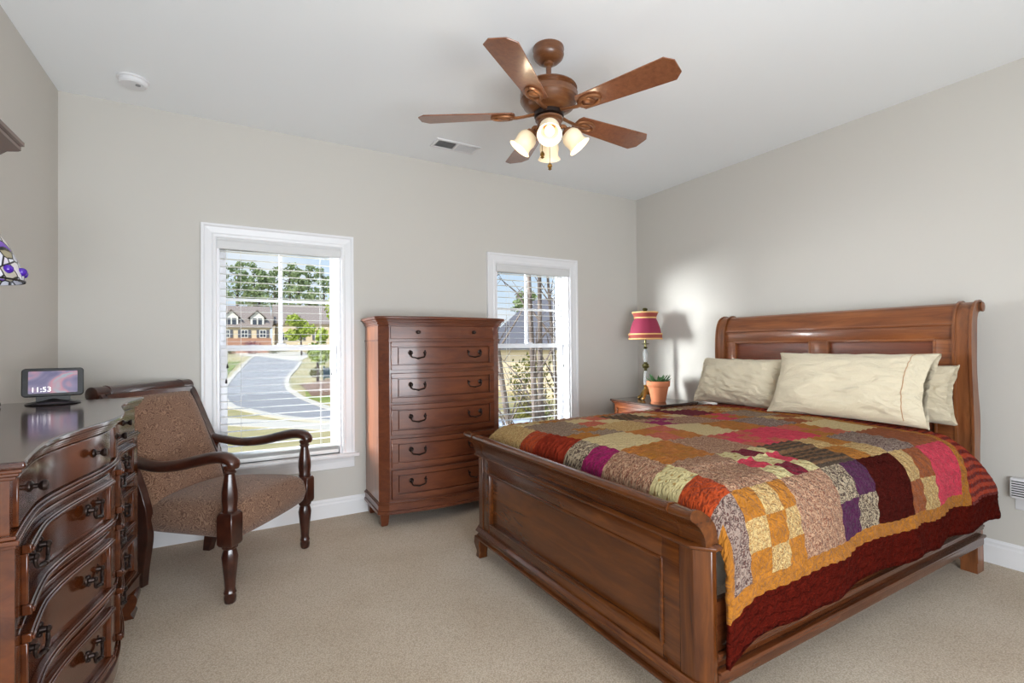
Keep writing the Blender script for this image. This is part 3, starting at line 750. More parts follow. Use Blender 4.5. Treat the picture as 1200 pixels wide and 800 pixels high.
# ------------------------------------------------------------------ bed
BY0, BY1 = .995, 2.63
def bed():
    t = thing('sleigh_bed', 'cherry wood sleigh bed standing under the patchwork quilt', 'bed', (2.4, 1.81, 0))
    # footboard: corner posts with chamfered outer corner
    def post(ya, yb, s):
        # plan: chamfer on outside corner; s=-1 near post, +1 far
        out = ya if s < 0 else yb; inn = yb if s < 0 else ya
        c = .045
        poly = [(1.30, inn), (1.245, inn), (1.245, out-s*c-s*.0), (1.245+c*.75, out), (1.30, out)]
        return poly
    for s, ya, yb in ((-1, BY0+.01, 1.105), (1, 2.525, BY1-.01)):
        P = post(ya, yb, s)
        b = B(); b.prism(P, XY, .12, .60)
        o = obj('post', b, 'bed_wood_z', t, bev=.003)
        # shaped bracket foot
        b = B(); yo = ya if s < 0 else yb; yi = yo-s*.065*1
        y0_, y1_ = min(yo, yi), max(yo, yi)
        for (xa, xb) in ((1.235, 1.295),):
            b.loft([[Vector((xa, y0_, .12)), Vector((xb, y0_, .12)), Vector((xb, y1_, .12)), Vector((xa, y1_, .12))],
                    [Vector((xa-.004, y0_-.002, .08)), Vector((xb, y0_, .08)), Vector((xb, y1_, .08)), Vector((xa-.004, y1_, .08))],
                    [Vector((xa+.010, y0_+.008, .03)), Vector((xb-.004, y0_+.006, .03)), Vector((xb-.004, y1_-.01, .03)), Vector((xa+.010, y1_-.01, .03))],
                    [Vector((xa+.004, y0_+.006, 0)), Vector((xb-.004, y0_+.006, 0)), Vector((xb-.004, y1_-.01, 0)), Vector((xa+.004, y1_-.01, 0))]])
        obj('foot', b, 'bed_wood_z', t, bev=.004)
    ya, yb = 1.105, 2.525
    # recessed board with frame
    b = B(); b.box(1.268, 1.295, ya-.01, yb+.01, .10, .62)
    obj('footboard_panel', b, 'bed_panel', t)
    b = B()
    b.box(1.248, 1.268, ya, ya+.075, .14, .60, .002); b.box(1.248, 1.268, yb-.075, yb, .14, .60, .002)
    b.box(1.248, 1.268, ya+.075, yb-.075, .515, .60, .002); b.box(1.248, 1.268, ya+.075, yb-.075, .14, .225, .002)
    obj('footboard_frame', b, 'bed_wood_y', t)
    b = B()   # bead around the panel
    q = .012
    for (y0, y1, z0, z1) in ((ya+.075, yb-.075, .515-q, .515+.004), (ya+.075, yb-.075, .225-.004, .225+q), (ya+.071, ya+.075+q, .225, .515), (yb-.075-q, yb-.071, .225, .515)):
        b.box(1.243, 1.270, y0, y1, z0, z1, .005)
    obj('panel_bead', b, 'bed_wood_y', t)
    def around(prof, name, m, z):
        # moulding following chamfered front, prof (outward d, dz)
        path = [(1.30, BY0+.01, (0, -1)), (1.245+.034, BY0+.01, (-.4, -1)), (1.245, BY0+.055, (-1, -.4)), (1.245, BY1-.055, (-1, .4)), (1.279, BY1-.01, (-.4, 1)), (1.30, BY1-.01, (0, 1))]
        rings = []
        for x, y, nn in path: rings.append([Vector((x+nn[0]*d, y+nn[1]*d, z+dz)) for d, dz in prof])
        b = B(); b.loft(rings); return obj(name, b, m, t, bev=.002)
    around([(-.02, 0), (.012, 0), (.022, .006), (.024, .014), (.016, .02), (.006, .022), (-.02, .022)], 'waist_moulding', 'bed_wood_y', .592)
    around([(-.02, 0), (.014, 0), (.02, .008), (.014, .018), (.006, .026), (-.02, .026)], 'base_moulding', 'bed_wood_y', .155)
    around([(-.02, 0), (.016, 0), (.02, .006), (.02, .012), (.008, .018), (-.02, .018)], 'base_moulding', 'bed_wood_y', .112)
    around([(-.02, 0), (.005, 0), (.005, .05), (-.02, .05)], 'base_board', 'bed_wood_y', .118)
    # cove and rolled top rail
    outer = smooth_path([(1.246, .612), (1.240, .640), (1.224, .668), (1.200, .690), (1.186, .700), (1.181, .712), (1.188, .724), (1.204, .727), (1.225, .722), (1.250, .706), (1.270, .690), (1.290, .66), (1.298, .612)], 4)
    b = B(); b.prism(outer, XZ, 1.105, 2.525); obj('foot_rail', b, 'bed_wood_y', t, smooth=50)
    for y0, y1 in ((BY0, 1.103), (2.527, BY1)):
        b = B(); b.prism([((x-1.245)*1.0+1.245, z) for x, z in outer], XZ, y0+.008, y1)
        for yy in (y0+.004, y1-.012):
            b.prism([(1.245+(x-1.245)*1.06-.001, .66+(z-.66)*1.06+.001) for x, z in outer], XZ, yy, yy+.010)
        obj('rail_end', b, 'bed_wood_y', t, smooth=50)
    # side rails
    for y, s in ((1.016, -1), (2.61, 1)):
        b = B(); b.box(1.30, 3.42, min(y, y-s*.03), max(y, y-s*.03), .165, .42, .002)
        for z, d, h in ((.165, .012, .04), (.205, .022, .014), (.245, .012, .012), (.258, .016, .012)):
            b.box(1.30, 3.42, min(y, y+s*d)-.001, max(y, y+s*d)+.001, z, z+h, .003)
        obj('side_rail', b, 'bed_wood_x', t)
    # headboard posts, sleigh curved
    front = smooth_path([(3.415, 0), (3.412, .15), (3.400, .40), (3.396, .63), (3.398, .80), (3.388, 1.0), (3.380, 1.15), (3.384, 1.28), (3.398, 1.36), (3.425, 1.415), (3.465, 1.440), (3.50, 1.446), (3.530, 1.440)], 4)
    back = smooth_path([(3.545, 1.432), (3.552, 1.415), (3.545, 1.398), (3.525, 1.395), (3.495, 1.385), (3.476, 1.34), (3.468, 1.22), (3.462, 1.10), (3.472, .97), (3.490, .86), (3.492, .75), (3.480, .63), (3.484, .40), (3.50, .15), (3.50, 0)], 4)
    prof = front+back
    for y0, y1 in ((1.03, 1.10), (2.52, 2.59)):
        b = B(); b.prism(prof, XZ, y0, y1)
        fr = [(x-.006, z) for x, z in front]
        for yy in (y0-.006, y1-.006):     # raised cord edges down the front of the post
            b.prism(band(front[2:], [.009]*len(front[2:])), XZ, yy, yy+.012)
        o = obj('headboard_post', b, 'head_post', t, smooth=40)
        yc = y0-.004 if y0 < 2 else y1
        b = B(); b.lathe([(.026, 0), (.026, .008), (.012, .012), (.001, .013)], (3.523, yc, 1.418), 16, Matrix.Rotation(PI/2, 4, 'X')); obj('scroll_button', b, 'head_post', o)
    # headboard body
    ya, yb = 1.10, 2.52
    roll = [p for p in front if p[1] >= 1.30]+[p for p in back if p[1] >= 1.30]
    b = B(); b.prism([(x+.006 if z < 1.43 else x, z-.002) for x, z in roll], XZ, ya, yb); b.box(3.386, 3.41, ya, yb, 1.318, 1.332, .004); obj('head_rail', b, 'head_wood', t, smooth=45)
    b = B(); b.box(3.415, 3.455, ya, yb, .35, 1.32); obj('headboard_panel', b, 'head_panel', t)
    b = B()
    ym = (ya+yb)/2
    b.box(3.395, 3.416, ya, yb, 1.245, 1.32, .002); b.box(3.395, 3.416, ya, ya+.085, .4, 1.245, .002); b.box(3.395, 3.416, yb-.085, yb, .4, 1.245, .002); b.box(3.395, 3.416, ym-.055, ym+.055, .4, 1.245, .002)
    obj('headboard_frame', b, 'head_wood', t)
    b = B()
    for y0, y1 in ((ya+.085, ym-.055), (ym+.055, yb-.085)):
        for (c, d, e, f) in ((y0, y1, 1.233, 1.249), (y0-.004, y0+.012, .4, 1.24), (y1-.012, y1+.004, .4, 1.24)): b.box(3.391, 3.418, c, d, e, f, .005)
    obj('panel_bead', b, 'head_wood', t)
    m = B()
    m.box(1.315, 3.24, 1.075, 2.53, .40, .71, .05)
    m = obj('mattress', m, 'mattress_white'); tag(m, 'white mattress lying in the sleigh bed beneath the quilt', 'mattress')
    return t
bed()

def quilt():
    # cross-section: (y, z) from the near hem over the top to the far hem
    sec = smooth_path([(.962, .325), (.960, .42), (.962, .54), (.972, .64), (.995, .705), (1.04, .745), (1.12, .765), (1.45, .778), (1.82, .782), (2.25, .776), (2.50, .762), (2.58, .742), (2.635, .69), (2.66, .60), (2.672, .48), (2.675, .38)], 12)
    d = [0]
    for a, c in zip(sec, sec[1:]): d.append(d[-1]+math.dist(a, c))
    T = d[-1]
    def at(s):
        s = max(0, min(T, s))
        for i in range(len(d)-1):
            if s <= d[i+1]:
                f = (s-d[i])/max(1e-9, d[i+1]-d[i]); return sec[i][0]+(sec[i+1][0]-sec[i][0])*f, sec[i][1]+(sec[i+1][1]-sec[i][1])*f
        return sec[-1]
    BL = .262; GB = .045; HEM = .135
    X0 = 1.312; U0 = 1.158-X0          # the first column of blocks starts tucked down behind the footboard
    LEN = U0+7*BL+GB+.40
    du = BL/20
    nu = int(round(LEN/du))+1; nv = int(round(T/du))+1
    def pos(u, s):
        y, z = at(s); x = X0+u
        edge = s-.445           # distance from the near top edge, negative on the drape
        # foot end rolls down into the gap behind the footboard
        if u < .16:
            f = 1-u/.16; drop = .10*(1-math.sqrt(max(0, 1-f*f)))
            if z > .5: z -= drop*min(1, (z-.5)/.2)
        nz = noise.noise(Vector((u*2.2, s*2.2, 3.0)))
        n2 = noise.noise(Vector((u*7, s*7, 9.0)))
        if 0 <= edge and y < 2.5: z += .010*nz+.005*n2
        if y > 1.2 and y < 2.4 and u < 1.2: z += .012*math.sin(PI*min(1, u/1.2))
        if edge < .05:
            k = min(1, (.05-edge)/.4)
            y += k*(.012*math.sin(u*9+.6)+.008*math.sin(u*21)+.015*n2)-k*.008
            z += k*(.008*math.sin(u*6.2+2.2)+.006*math.sin(u*17))
            if u < .35: f = (1-u/.35); z -= k*f*f*.10; y += k*f*.018
            if u > 1.72:            # free corner past the mattress swings outward
                f = min(1, (u-1.72)/.42); y -= k*f*.012
        if y > 2.6:
            y += .012*math.sin(u*8)
        if u > 1.72:                # head end: the loose corner hangs further towards the wall than the top
            t_ = max(0, min(1, (.70-z)/.38)) if s < 1.2 else 0
            xe = 3.20+.27*math.sin(t_*PI/2); x = X0+1.72+(u-1.72)*(xe-X0-1.72)/(LEN-1.72)
            f = (u-1.72)/(LEN-1.72)
            if s < 1.2: z -= f*f*.05*max(0, 1-abs(edge)/.35)
        # puffed quilting
        z += .0035*math.sin(u*2*PI/.055)*math.sin(s*2*PI/.06) if edge > 0 else 0
        y += .0035*math.sin(u*2*PI/.055)*math.sin(s*2*PI/.06) if edge < 0 else 0
        return Vector((x, y, z))
    names = ['paisley_dark', 'paisley_tan', 'paisley_grey', 'gold', 'tan_print', 'cream', 'cream_plain', 'rust', 'rust_velvet', 'red', 'maroon', 'magenta', 'pink', 'salmon', 'orange', 'purple', 'brown', 'stripe', 'dark_print', 'maroon_velvet', 'border_maroon', 'border_red']
    ix = {k: i for i, k in enumerate(names)}
    P = lambda a: ('p', a)
    F = lambda a, c: ('4', a, c)
    N = lambda a, c, e=None: ('9', a, c, e or c)
    G = [   # foot ... head for each row, near hem first
        [P('paisley_dark'), N('gold', 'tan_print'), P('paisley_tan'), F('purple', 'dark_print'), P('maroon_velvet'), F('brown', 'tan_print'), P('pink')],
        [F('cream', 'rust'), P('paisley_tan'), N('cream', 'maroon', 'pink'), P('stripe'), F('gold', 'tan_print'), P('paisley_dark'), P('brown')],
        [P('paisley_tan'), N('orange', 'gold'), P('paisley_tan'), N('salmon', 'pink'), P('pink'), F('gold', 'salmon'), P('cream_plain')],
        [F('dark_print', 'magenta'), P('cream_plain'), F('salmon', 'orange'), P('cream_plain'), N('gold', 'orange'), P('paisley_dark'), F('brown', 'tan_print')],
        [P('rust_velvet'), F('gold', 'paisley_grey'), P('tan_print'), F('magenta', 'paisley_tan'), P('paisley_tan'), F('pink', 'gold'), P('paisley_grey')],
        [F('tan_print', 'rust'), P('paisley_grey'), F('salmon', 'cream_plain'), P('stripe'), F('orange', 'cream_plain'), P('maroon'), N('gold', 'tan_print')],
        [P('tan_print'), F('cream_plain', 'gold'), P('paisley_tan'), F('orange', 'paisley_grey'), P('salmon'), F('maroon', 'cream'), P('paisley_tan')],
        [F('rust', 'cream'), P('paisley_dark'), F('gold', 'tan_print'), P('rust'), F('purple', 'dark_print'), P('paisley_tan'), P('gold')]]
    def pick(u, s):
        if s < HEM: return 'border_maroon'
        uu = u-U0
        if uu > 7*BL+GB: return 'border_red'
        if s < HEM+GB or (u < .03 and s < .40): return 'gold'
        if uu > 7*BL: return 'gold'
        v = s-HEM-GB; r = int(v/BL); c = int(uu/BL)
        if r >= len(G): return 'border_maroon'
        g = G[r][min(c, 6)]; fu = uu/BL-c; fv = v/BL-r
        if g[0] == 'p': return g[1]
        if g[0] == '4': return g[1] if (int(fu*2)+int(fv*2)) % 2 == 0 else g[2]
        i, j = min(2, int(fu*3)), min(2, int(fv*3))
        return g[1] if (i+j) % 2 == 0 else (g[2] if i == 1 else g[3])
    bm = bmesh.new(); uvl = bm.loops.layers.uv.new('UVMap')
    us = [min(LEN, i*du) for i in range(nu)]; ss = [min(T, j*du) for j in range(nv)]
    vs = [[bm.verts.new(pos(u, s)) for s in ss] for u in us]
    for i in range(nu-1):
        for j in range(nv-1):
            f = bm.faces.new((vs[i][j], vs[i+1][j], vs[i+1][j+1], vs[i][j+1]))
            f.material_index = ix[pick((us[i]+us[i+1])/2, (ss[j]+ss[j+1])/2)]; f.smooth = True
            for lp, (u, s) in zip(f.loops, ((us[i], ss[j]), (us[i+1], ss[j]), (us[i+1], ss[j+1]), (us[i], ss[j+1]))): lp[uvl].uv = (u, s)
    me = bpy.data.meshes.new('quilt'); bm.to_mesh(me); bm.free()
    o = bpy.data.objects.new('quilt', me); COL.objects.link(o); ORG[o.name] = Vector((0, 0, 0))
    for k in names: me.materials.append(MATS['quilt_'+k])
    md = o.modifiers.new('thickness', 'SOLIDIFY'); md.thickness = .014; md.offset = 0
    tag(o, 'patchwork quilt in rust, gold and maroon spread over the bed', 'quilt')
quilt()

def pillow(label, c, W, Hh, T, tilt, yaw, seed, cuff=True, flip=1):
    """lies with width along y; tilt leans it against the headboard; open end towards -y"""
    t = thing('pillow', label, 'pillow', c, 'cream pillows on the bed')
    M = Matrix.Rotation(yaw, 4, 'Z') @ Matrix.Rotation(tilt, 4, 'Y')
    rnd = random.Random(seed)
    hw, hh = W/2, Hh/2
    def surf(sign):
        def f(a, c_):
            u = (a*2-1); v = (c_*2-1)
            eu = max(0, 1-abs(u)**3.2); ev = max(0, 1-abs(v)**2.6)
            th = T/2*(eu**.7)*(ev**.75)
            if cuff and u < -.62:     # flat open end of the case stays a little apart
                th = max(th, .028*(ev**.5)*min(1, (-u-.62)/.3+.5))
            pinch = 1-.05*(1-abs(u))*0-.045*(1-v*v)*abs(u)**4
            y = flip*u*hw*pinch; z = v*hh*(1-.06*(1-u*u)*0-.05*(1-abs(u))**1*abs(v)**6*0)
            z *= 1-.06*(1-u*u)*abs(v)**2; y *= 1-.05*(1-v*v)*abs(u)**2
            w = noise.noise(Vector((u*3+seed, v*3, sign)))*.010+noise.noise(Vector((u*5+v*5+seed, v*2-u*2, sign*2)))*.008
            ridge = abs(noise.noise(Vector((u*2.2-v*1.4+seed, v*5+u*2.5, 4))))
            w += (.5-ridge)*.016+abs(noise.noise(Vector((u*4+v*5+seed*2, v*3-u*3, 8+sign))))*.014*min(1, abs(u)+abs(v)*.6)
            x = sign*(th+w*min(1, th/.03))
            if abs(u) > .97: z += .006*math.sin(v*9+seed)
            return M @ Vector((x, y, z))
        return f
    b = B(); b.grid(64, 40, surf(-1)); b.grid(64, 40, surf(1)); bmesh.ops.remove_doubles(b.bm, verts=b.bm.verts[:], dist=.0012)
    obj('case', b, 'pillow_cotton', t, smooth=80, world=False)
    if cuff and seed < 2:
        b = B(); f = surf(-1); P = [f(.115, k/24) for k in range(1, 24)]; f2 = surf(-1)
        b.tube([p+(M @ Vector((-.0015, 0, 0))) for p in P], .0022, 6); obj('hem_piping', b, 'piping_brown', t, world=False)
    return t
pillow('front right cream pillow with a brown hem line leaning on the headboard', (3.14, 1.53, .978), .86, .42, .22, .42, .02, 1.3)
pillow('cream pillow tucked behind the front right pillow, only its open end showing', (3.322, 1.455, .945), .78, .32, .085, .14, 0, 5.1)
pillow('wrinkled cream pillow at the left side of the bed by the nightstand', (3.235, 2.285, .952), .72, .37, .23, .40, -.04, 2.6, True, -1)

# ------------------------------------------------------------------ chest of drawers (front faces -y)
def chest():
    t = thing('tall_chest', 'tall cherry chest of six drawers between the two windows', 'chest of drawers', (1.34, 3.55, 0))
    x0, x1, yb = .872, 1.806, 3.735
    mp = lambda s, d: (s, -d)
    xc = (x0+x1)/2; hw = (x1-x0)/2
    def fr(s):
        k = abs((s-xc)/hw)
        if k > .865: return -(3.322+(k-.865)/.135*.042)      # canted corner
        return -(3.322-.045*(1-(k/.865)**2))
    S0, S1 = x0+.068, x1-.068
    def fr_in(s): return fr(s)
    b = B(); slab(b, mp, x0, x1, .14, 1.39, lambda s: fr(s)-.004, -yb, 44); obj('body', b, 'chest_wood', t, smooth=20)
    b = B(); b.box(x0-.002, x0+.006, 3.37, yb, .17, 1.385); obj('side_panel', b, 'chest_side_lit', t, smooth=0)  # left side only, carries the window-lit wood colour
    def ring(z0, z1, off, name, m='chest_wood', sm=20):
        b = B(); k = (hw+off)/hw
        slab(b, mp, x0-off, x1+off, z0, z1, lambda s: fr(xc+(s-xc)/k)+off, -yb, 44); return b
    b = B()
    prof = [(1.378, .004), (1.388, .012), (1.398, .012), (1.404, .018), (1.412, .024), (1.420, .030), (1.424, .036), (1.436, .036), (1.442, .032)]
    for (z, o), (z2, o2) in zip(prof, prof[1:]):
        k = (hw+o)/hw; slab(b, mp, x0-o, x1+o, z, z2, lambda s, k=k, o=o: fr(xc+(s-xc)/k)+o, -yb, 44)
    obj('cornice', b, 'chest_wood', t, smooth=20, bev=.002)
    b = B()
    for z, z2, o in ((.09, .112, .016), (.112, .150, .010), (.150, .160, .016), (.160, .168, .008)):
        k = (hw+o)/hw; slab(b, mp, x0-o, x1+o, z, z2, lambda s, k=k, o=o: fr(xc+(s-xc)/k)+o, -yb, 44)
    obj('plinth', b, 'chest_wood', t, smooth=20, bev=.002)
    b = B(); k = (hw+.006)/hw; slab(b, mp, x0-.006, x1+.006, 1.272, 1.284, lambda s: fr(xc+(s-xc)/k)+.007, -yb, 44); obj('band_moulding', b, 'chest_wood', t, smooth=20)
    for sx, xx in ((1, x0), (-1, x1)):
        for yy in (3.345, yb-.07):
            w = .066
            xa, xb = (xx+.002, xx+w) if sx > 0 else (xx-w, xx-.002)
            b = B(); i = .007
            b.loft([[Vector((xa, yy, .092)), Vector((xb, yy, .092)), Vector((xb, yy+w, .092)), Vector((xa, yy+w, .092))],
                    [Vector((xa+i, yy+i, .012)), Vector((xb-i, yy+i, .012)), Vector((xb-i, yy+w-i, .012)), Vector((xa+i, yy+w-i, .012))],
                    [Vector((xa+2*i, yy+2*i, 0)), Vector((xb-2*i, yy+2*i, 0)), Vector((xb-2*i, yy+w-2*i, 0)), Vector((xa+2*i, yy+w-2*i, 0))]])
            obj('foot', b, 'chest_wood', t, bev=.003)
    b = B(); slab_rel(b, mp, S0+.004, S1-.004, 1.288, 1.374, fr, .006, .03); d = obj('drawer', b, 'chest_wood', t, bev=.002)
    for s in (1.126, 1.552): knob(mp, fr, s, 1.334, .006, d)
    for z0, z1 in ((1.073, 1.266), (.850, 1.050), (.626, .834), (.404, .602), (.190, .388)):
        d = framed_front('drawer', mp, fr, S0+.004, S1-.004, z0, z1, 'chest_wood', t, .042)
        for s in (1.122, 1.556): bail_handle(mp, fr, s, (z0+z1)/2+.020, .008, .098, d)
chest()

# ------------------------------------------------------------------ dresser (front faces +x, along the left wall)
def dresser():
    t = thing('long_dresser', 'long glossy serpentine dresser with twin drawer columns along left wall', 'dresser', (-.63, 2.155, 0))
    mp = lambda s, d: (d, s)
    c, hw = 2.155, .755
    y0, y1, xb = c-hw, c+hw, -.86
    def fr(s):
        k = abs((s-c)/hw)
        if k < .65: return -.432+.068*(math.cos(PI*k/.65)+1)/2
        return -.432+.034*min(1, (k-.65)/.35)**1.3
    def ringed(b, z, z2, o, n=48):
        k = (hw+o)/hw; slab(b, mp, y0-o, y1+o, z, z2, lambda s: fr(c+(s-c)/k)+o, xb, n)
    b = B(); ringed(b, .12, .97, -.004); obj('body', b, 'dresser_wood', t, smooth=20)
    b = B()
    for z, z2, o in ((.960, .968, .010), (.968, .976, .016), (.976, .984, .022)): ringed(b, z, z2, o)
    obj('top_moulding', b, 'dresser_wood', t, smooth=20, bev=.002)
    b = B(); ringed(b, .984, 1.0, .030); obj('top', b, 'dresser_top', t, smooth=20, bev=.005, seg=3)
    b = B()
    for z, z2, o in ((.10, .15, .012), (.15, .160, .018), (.160, .168, .010)): ringed(b, z, z2, o)
    obj('plinth', b, 'dresser_wood', t, smooth=20, bev=.002)
    b = B()
    for z, z2, o in ((.818, .826, .010), (.826, .836, .016), (.836, .844, .010)): ringed(b, z, z2, o)
    obj('waist_moulding', b, 'dresser_wood', t, smooth=20, bev=.002)
    for s, ya in ((-1, y0), (1, y1)):
        for d in (0, 1):
            xx = fr(ya) if d == 0 else xb+.09
            b = B(); ye = ya-s*.10
            ys = sorted((ya+s*.006, ye))
            P = smooth_path([(0, .11), (.012, .085), (.004, .05), (-.012, .025), (-.004, .008), (0, 0)], 3)
            b.prism([(xx-.10, .11)]+[(xx+.006+q, z) for q, z in P]+[(xx-.05, 0), (xx-.055, .05), (xx-.075, .08)], XZ, *ys)
            obj('foot', b, 'dresser_wood', t, smooth=30)
    # pilasters
    for s0, s1 in ((y0-.003, y0+.042), (c-.034, c+.034), (y1-.042, y1+.003)):
        b = B(); slab_rel(b, mp, s0, s1, .168, .818, fr, .006, .03, 6); obj('pilaster', b, 'dresser_wood', t, smooth=20)
    for s0, s1 in ((y0+.046, c-.038), (c+.038, y1-.046)):
        b = B(); slab_rel(b, mp, s0, s1, .848, .956, fr, .006, .02); d = obj('drawer', b, 'dresser_wood', t, smooth=20, bev=.003)
        for f in (.2, .8): knob(mp, fr, s0+(s1-s0)*f, .905, .006, d, .014)
        for z0, z1 in ((.628, .812), (.402, .616), (.176, .390)):
            b = B(); slab_rel(b, mp, s0, s1, z0, z1, fr, .006, .02)
            for zz, h in ((z1-.034, .020), (z0+.014, .024)):       # rounded cockbeads along top and bottom
                slab_rel(b, mp, s0+.03, s1-.03, zz, zz+h, fr, .024, .018); slab_rel(b, mp, s0+.03, s1-.03, zz+h*.25, zz+h*.75, fr, .029, .006)
            slab_rel(b, mp, s0, s1, z0, z0+.006, fr, .012, .008)
            for a, e in ((s0+.03, s0+.042), (s1-.042, s1-.03)): slab_rel(b, mp, a, e, z0+.038, z1-.034, fr, .018, .014, 3)
            d = obj('drawer', b, 'dresser_wood', t, smooth=30, bev=.003)
            for f in (.23, .77): bail_handle(mp, fr, s0+(s1-s0)*f, (z0+z1)/2+.025, .006, .088, d)
    # near and far ends: panelled
    for ye, s in ((y0, -1), (y1, 1)):
        b = B(); b.box(xb+.05, -.46, ye-.004 if s < 0 else ye-.006, ye+.006 if s < 0 else ye+.004, .19, .79, .003); obj('end_panel', b, 'dresser_wood', t)
dresser()

def mirror():
    t = thing('dresser_mirror', 'wood-framed mirror standing on the dresser, its crown just in view', 'mirror', (-.84, 2.1, 1.0))
    y0, y1 = 1.50, 2.72
    b = B(); x0, x1 = -.868, -.828
    b.box(x0, x1, y0, y0+.07, 1.0, 2.02, .004); b.box(x0, x1, y1-.07, y1, 1.0, 2.02, .004); b.box(x0, x1, y0+.07, y1-.07, 1.0, 1.09, .004); b.box(x0, x1, y0+.07, y1-.07, 1.93, 2.02, .004)
    obj('frame', b, 'dresser_wood', t)
    b = B(); b.box(x0+.012, x0+.018, y0+.06, y1-.06, 1.08, 1.94); obj('mirror_glass', b, 'mirror_glass', t, smooth=0)
    b = B(); prof = [(0.000, 1.975), (0.006, 1.995), (0.010, 2.015), (0.030, 2.045), (0.055, 2.060), (0.062, 2.067), (0.062, 2.085), (0.070, 2.089), (0.070, 2.105), (0.000, 2.105)]
    rings = [[Vector((x0, y0-o, z)) for o, z in prof], [Vector((x1+o, y0-o, z)) for o, z in prof], [Vector((x1+o, y1+o*1.2, z)) for o, z in prof], [Vector((x0, y1+o*1.2, z)) for o, z in prof]]
    b.loft(rings); obj('crown', b, 'dresser_wood', t, smooth=20)
    b = B(); b.box(x0, x1+.012, y0-.03, y1+.05, 1.0, 1.022, .009); obj('base_rail', b, 'dresser_wood', t)
mirror()

def smart_display():
    c = Vector((-.665, 2.80, 1.0))
    face = Vector((.20, -1, 0)).normalized(); rz = math.atan2(face.y, face.x)+PI/2     # local -y faces viewer
    t = thing('smart_display', 'black smart display showing 11:53 at the far end of the dresser', 'smart display', c, None, rz)
    b = B(); b.lathe([(.001, 0), (.086, 0), (.09, .003), (.084, .008), (.06, .013), (.03, .018), (.018, .024), (.001, .026)], (0, 0, 0), 32)
    b.tube([(0, .01, .02), (0, .012, .06)], .016, 12); obj('stand', b, 'black_plastic', t, world=False)
    M = Matrix.Translation((0, 0, .092)) @ Matrix.Rotation(-.16, 4, 'X')
    w, h = .098, .060
    def rr(w, h, r):
        P = []
        for cx, cz, a0 in ((w-r, h-r, 0), (-w+r, h-r, 90), (-w+r, -h+r, 180), (w-r, -h+r, 270)):
            for k in range(6):
                a = math.radians(a0+k*18); P.append((cx+r*math.cos(a), cz+r*math.sin(a)))
        return P
    b = B(); b.prism(rr(w, h, .014), lambda p, q, s: M @ Vector((p, s, q)), -.012, .010); obj('housing', b, 'black_plastic', t, world=False, bev=.003)
    b = B(); b.prism(rr(w*.55, .020, .008), lambda p, q, s: M @ Vector((p, s, q-h-.004)), -.006, .03); obj('speaker_bar', b, 'black_plastic', t, world=False)
    m = mat('screen', (0, 0, 0), .15); n, l, bs = nodes(m)
    v = texco(n, l, (6, 6, 10)); a = n.new('ShaderNodeTexNoise'); a.inputs['Scale'].default_value = 1.1; a.inputs['Distortion'].default_value = 1.2; l.new(v, a.inputs['Vector'])
    r = ramp(n, [(.3, srgb(120, 116, 150)), (.43, srgb(150, 140, 170)), (.5, srgb(205, 150, 165)), (.58, srgb(170, 185, 198)), (.72, srgb(150, 150, 178))]); l.new(a.outputs['Fac'], r.inputs[0])
    l.new(r.outputs[0], bs.inputs['Emission Color']); bs.inputs['Emission Strength'].default_value = .85
    b = B(); b.prism(rr(w-.021, h-.013, .003), lambda p, q, s: M @ Vector((p, s, q)), -.0128, -.011); sc = obj('screen', b, 'screen', t, smooth=0, world=False)
    mat('screen_text', (1, 1, 1), .4, emit=(1, 1, 1), emit_s=1.0)
    def text(body, size, x, z):
        cu = bpy.data.curves.new('txt', 'FONT'); cu.body = body; cu.size = size; cu.offset = size*.004; cu.extrude = .0002
        o = bpy.data.objects.new('txt', cu); COL.objects.link(o)
        me = bpy.data.meshes.new_from_object(o.evaluated_get(bpy.context.evaluated_depsgraph_get())); bpy.data.objects.remove(o); bpy.data.curves.remove(cu)
        me.transform(M @ Matrix.Translation((x, -.0132, z)) @ Matrix.Rotation(PI/2, 4, 'X'))
        q = bpy.data.objects.new('clock_digits', me); COL.objects.link(q); q.parent = sc; me.materials.append(MATS['screen_text']); ORG[q.name] = ORG[t.name]
    text('11:53', .029, -.070, -.040)
smart_display()

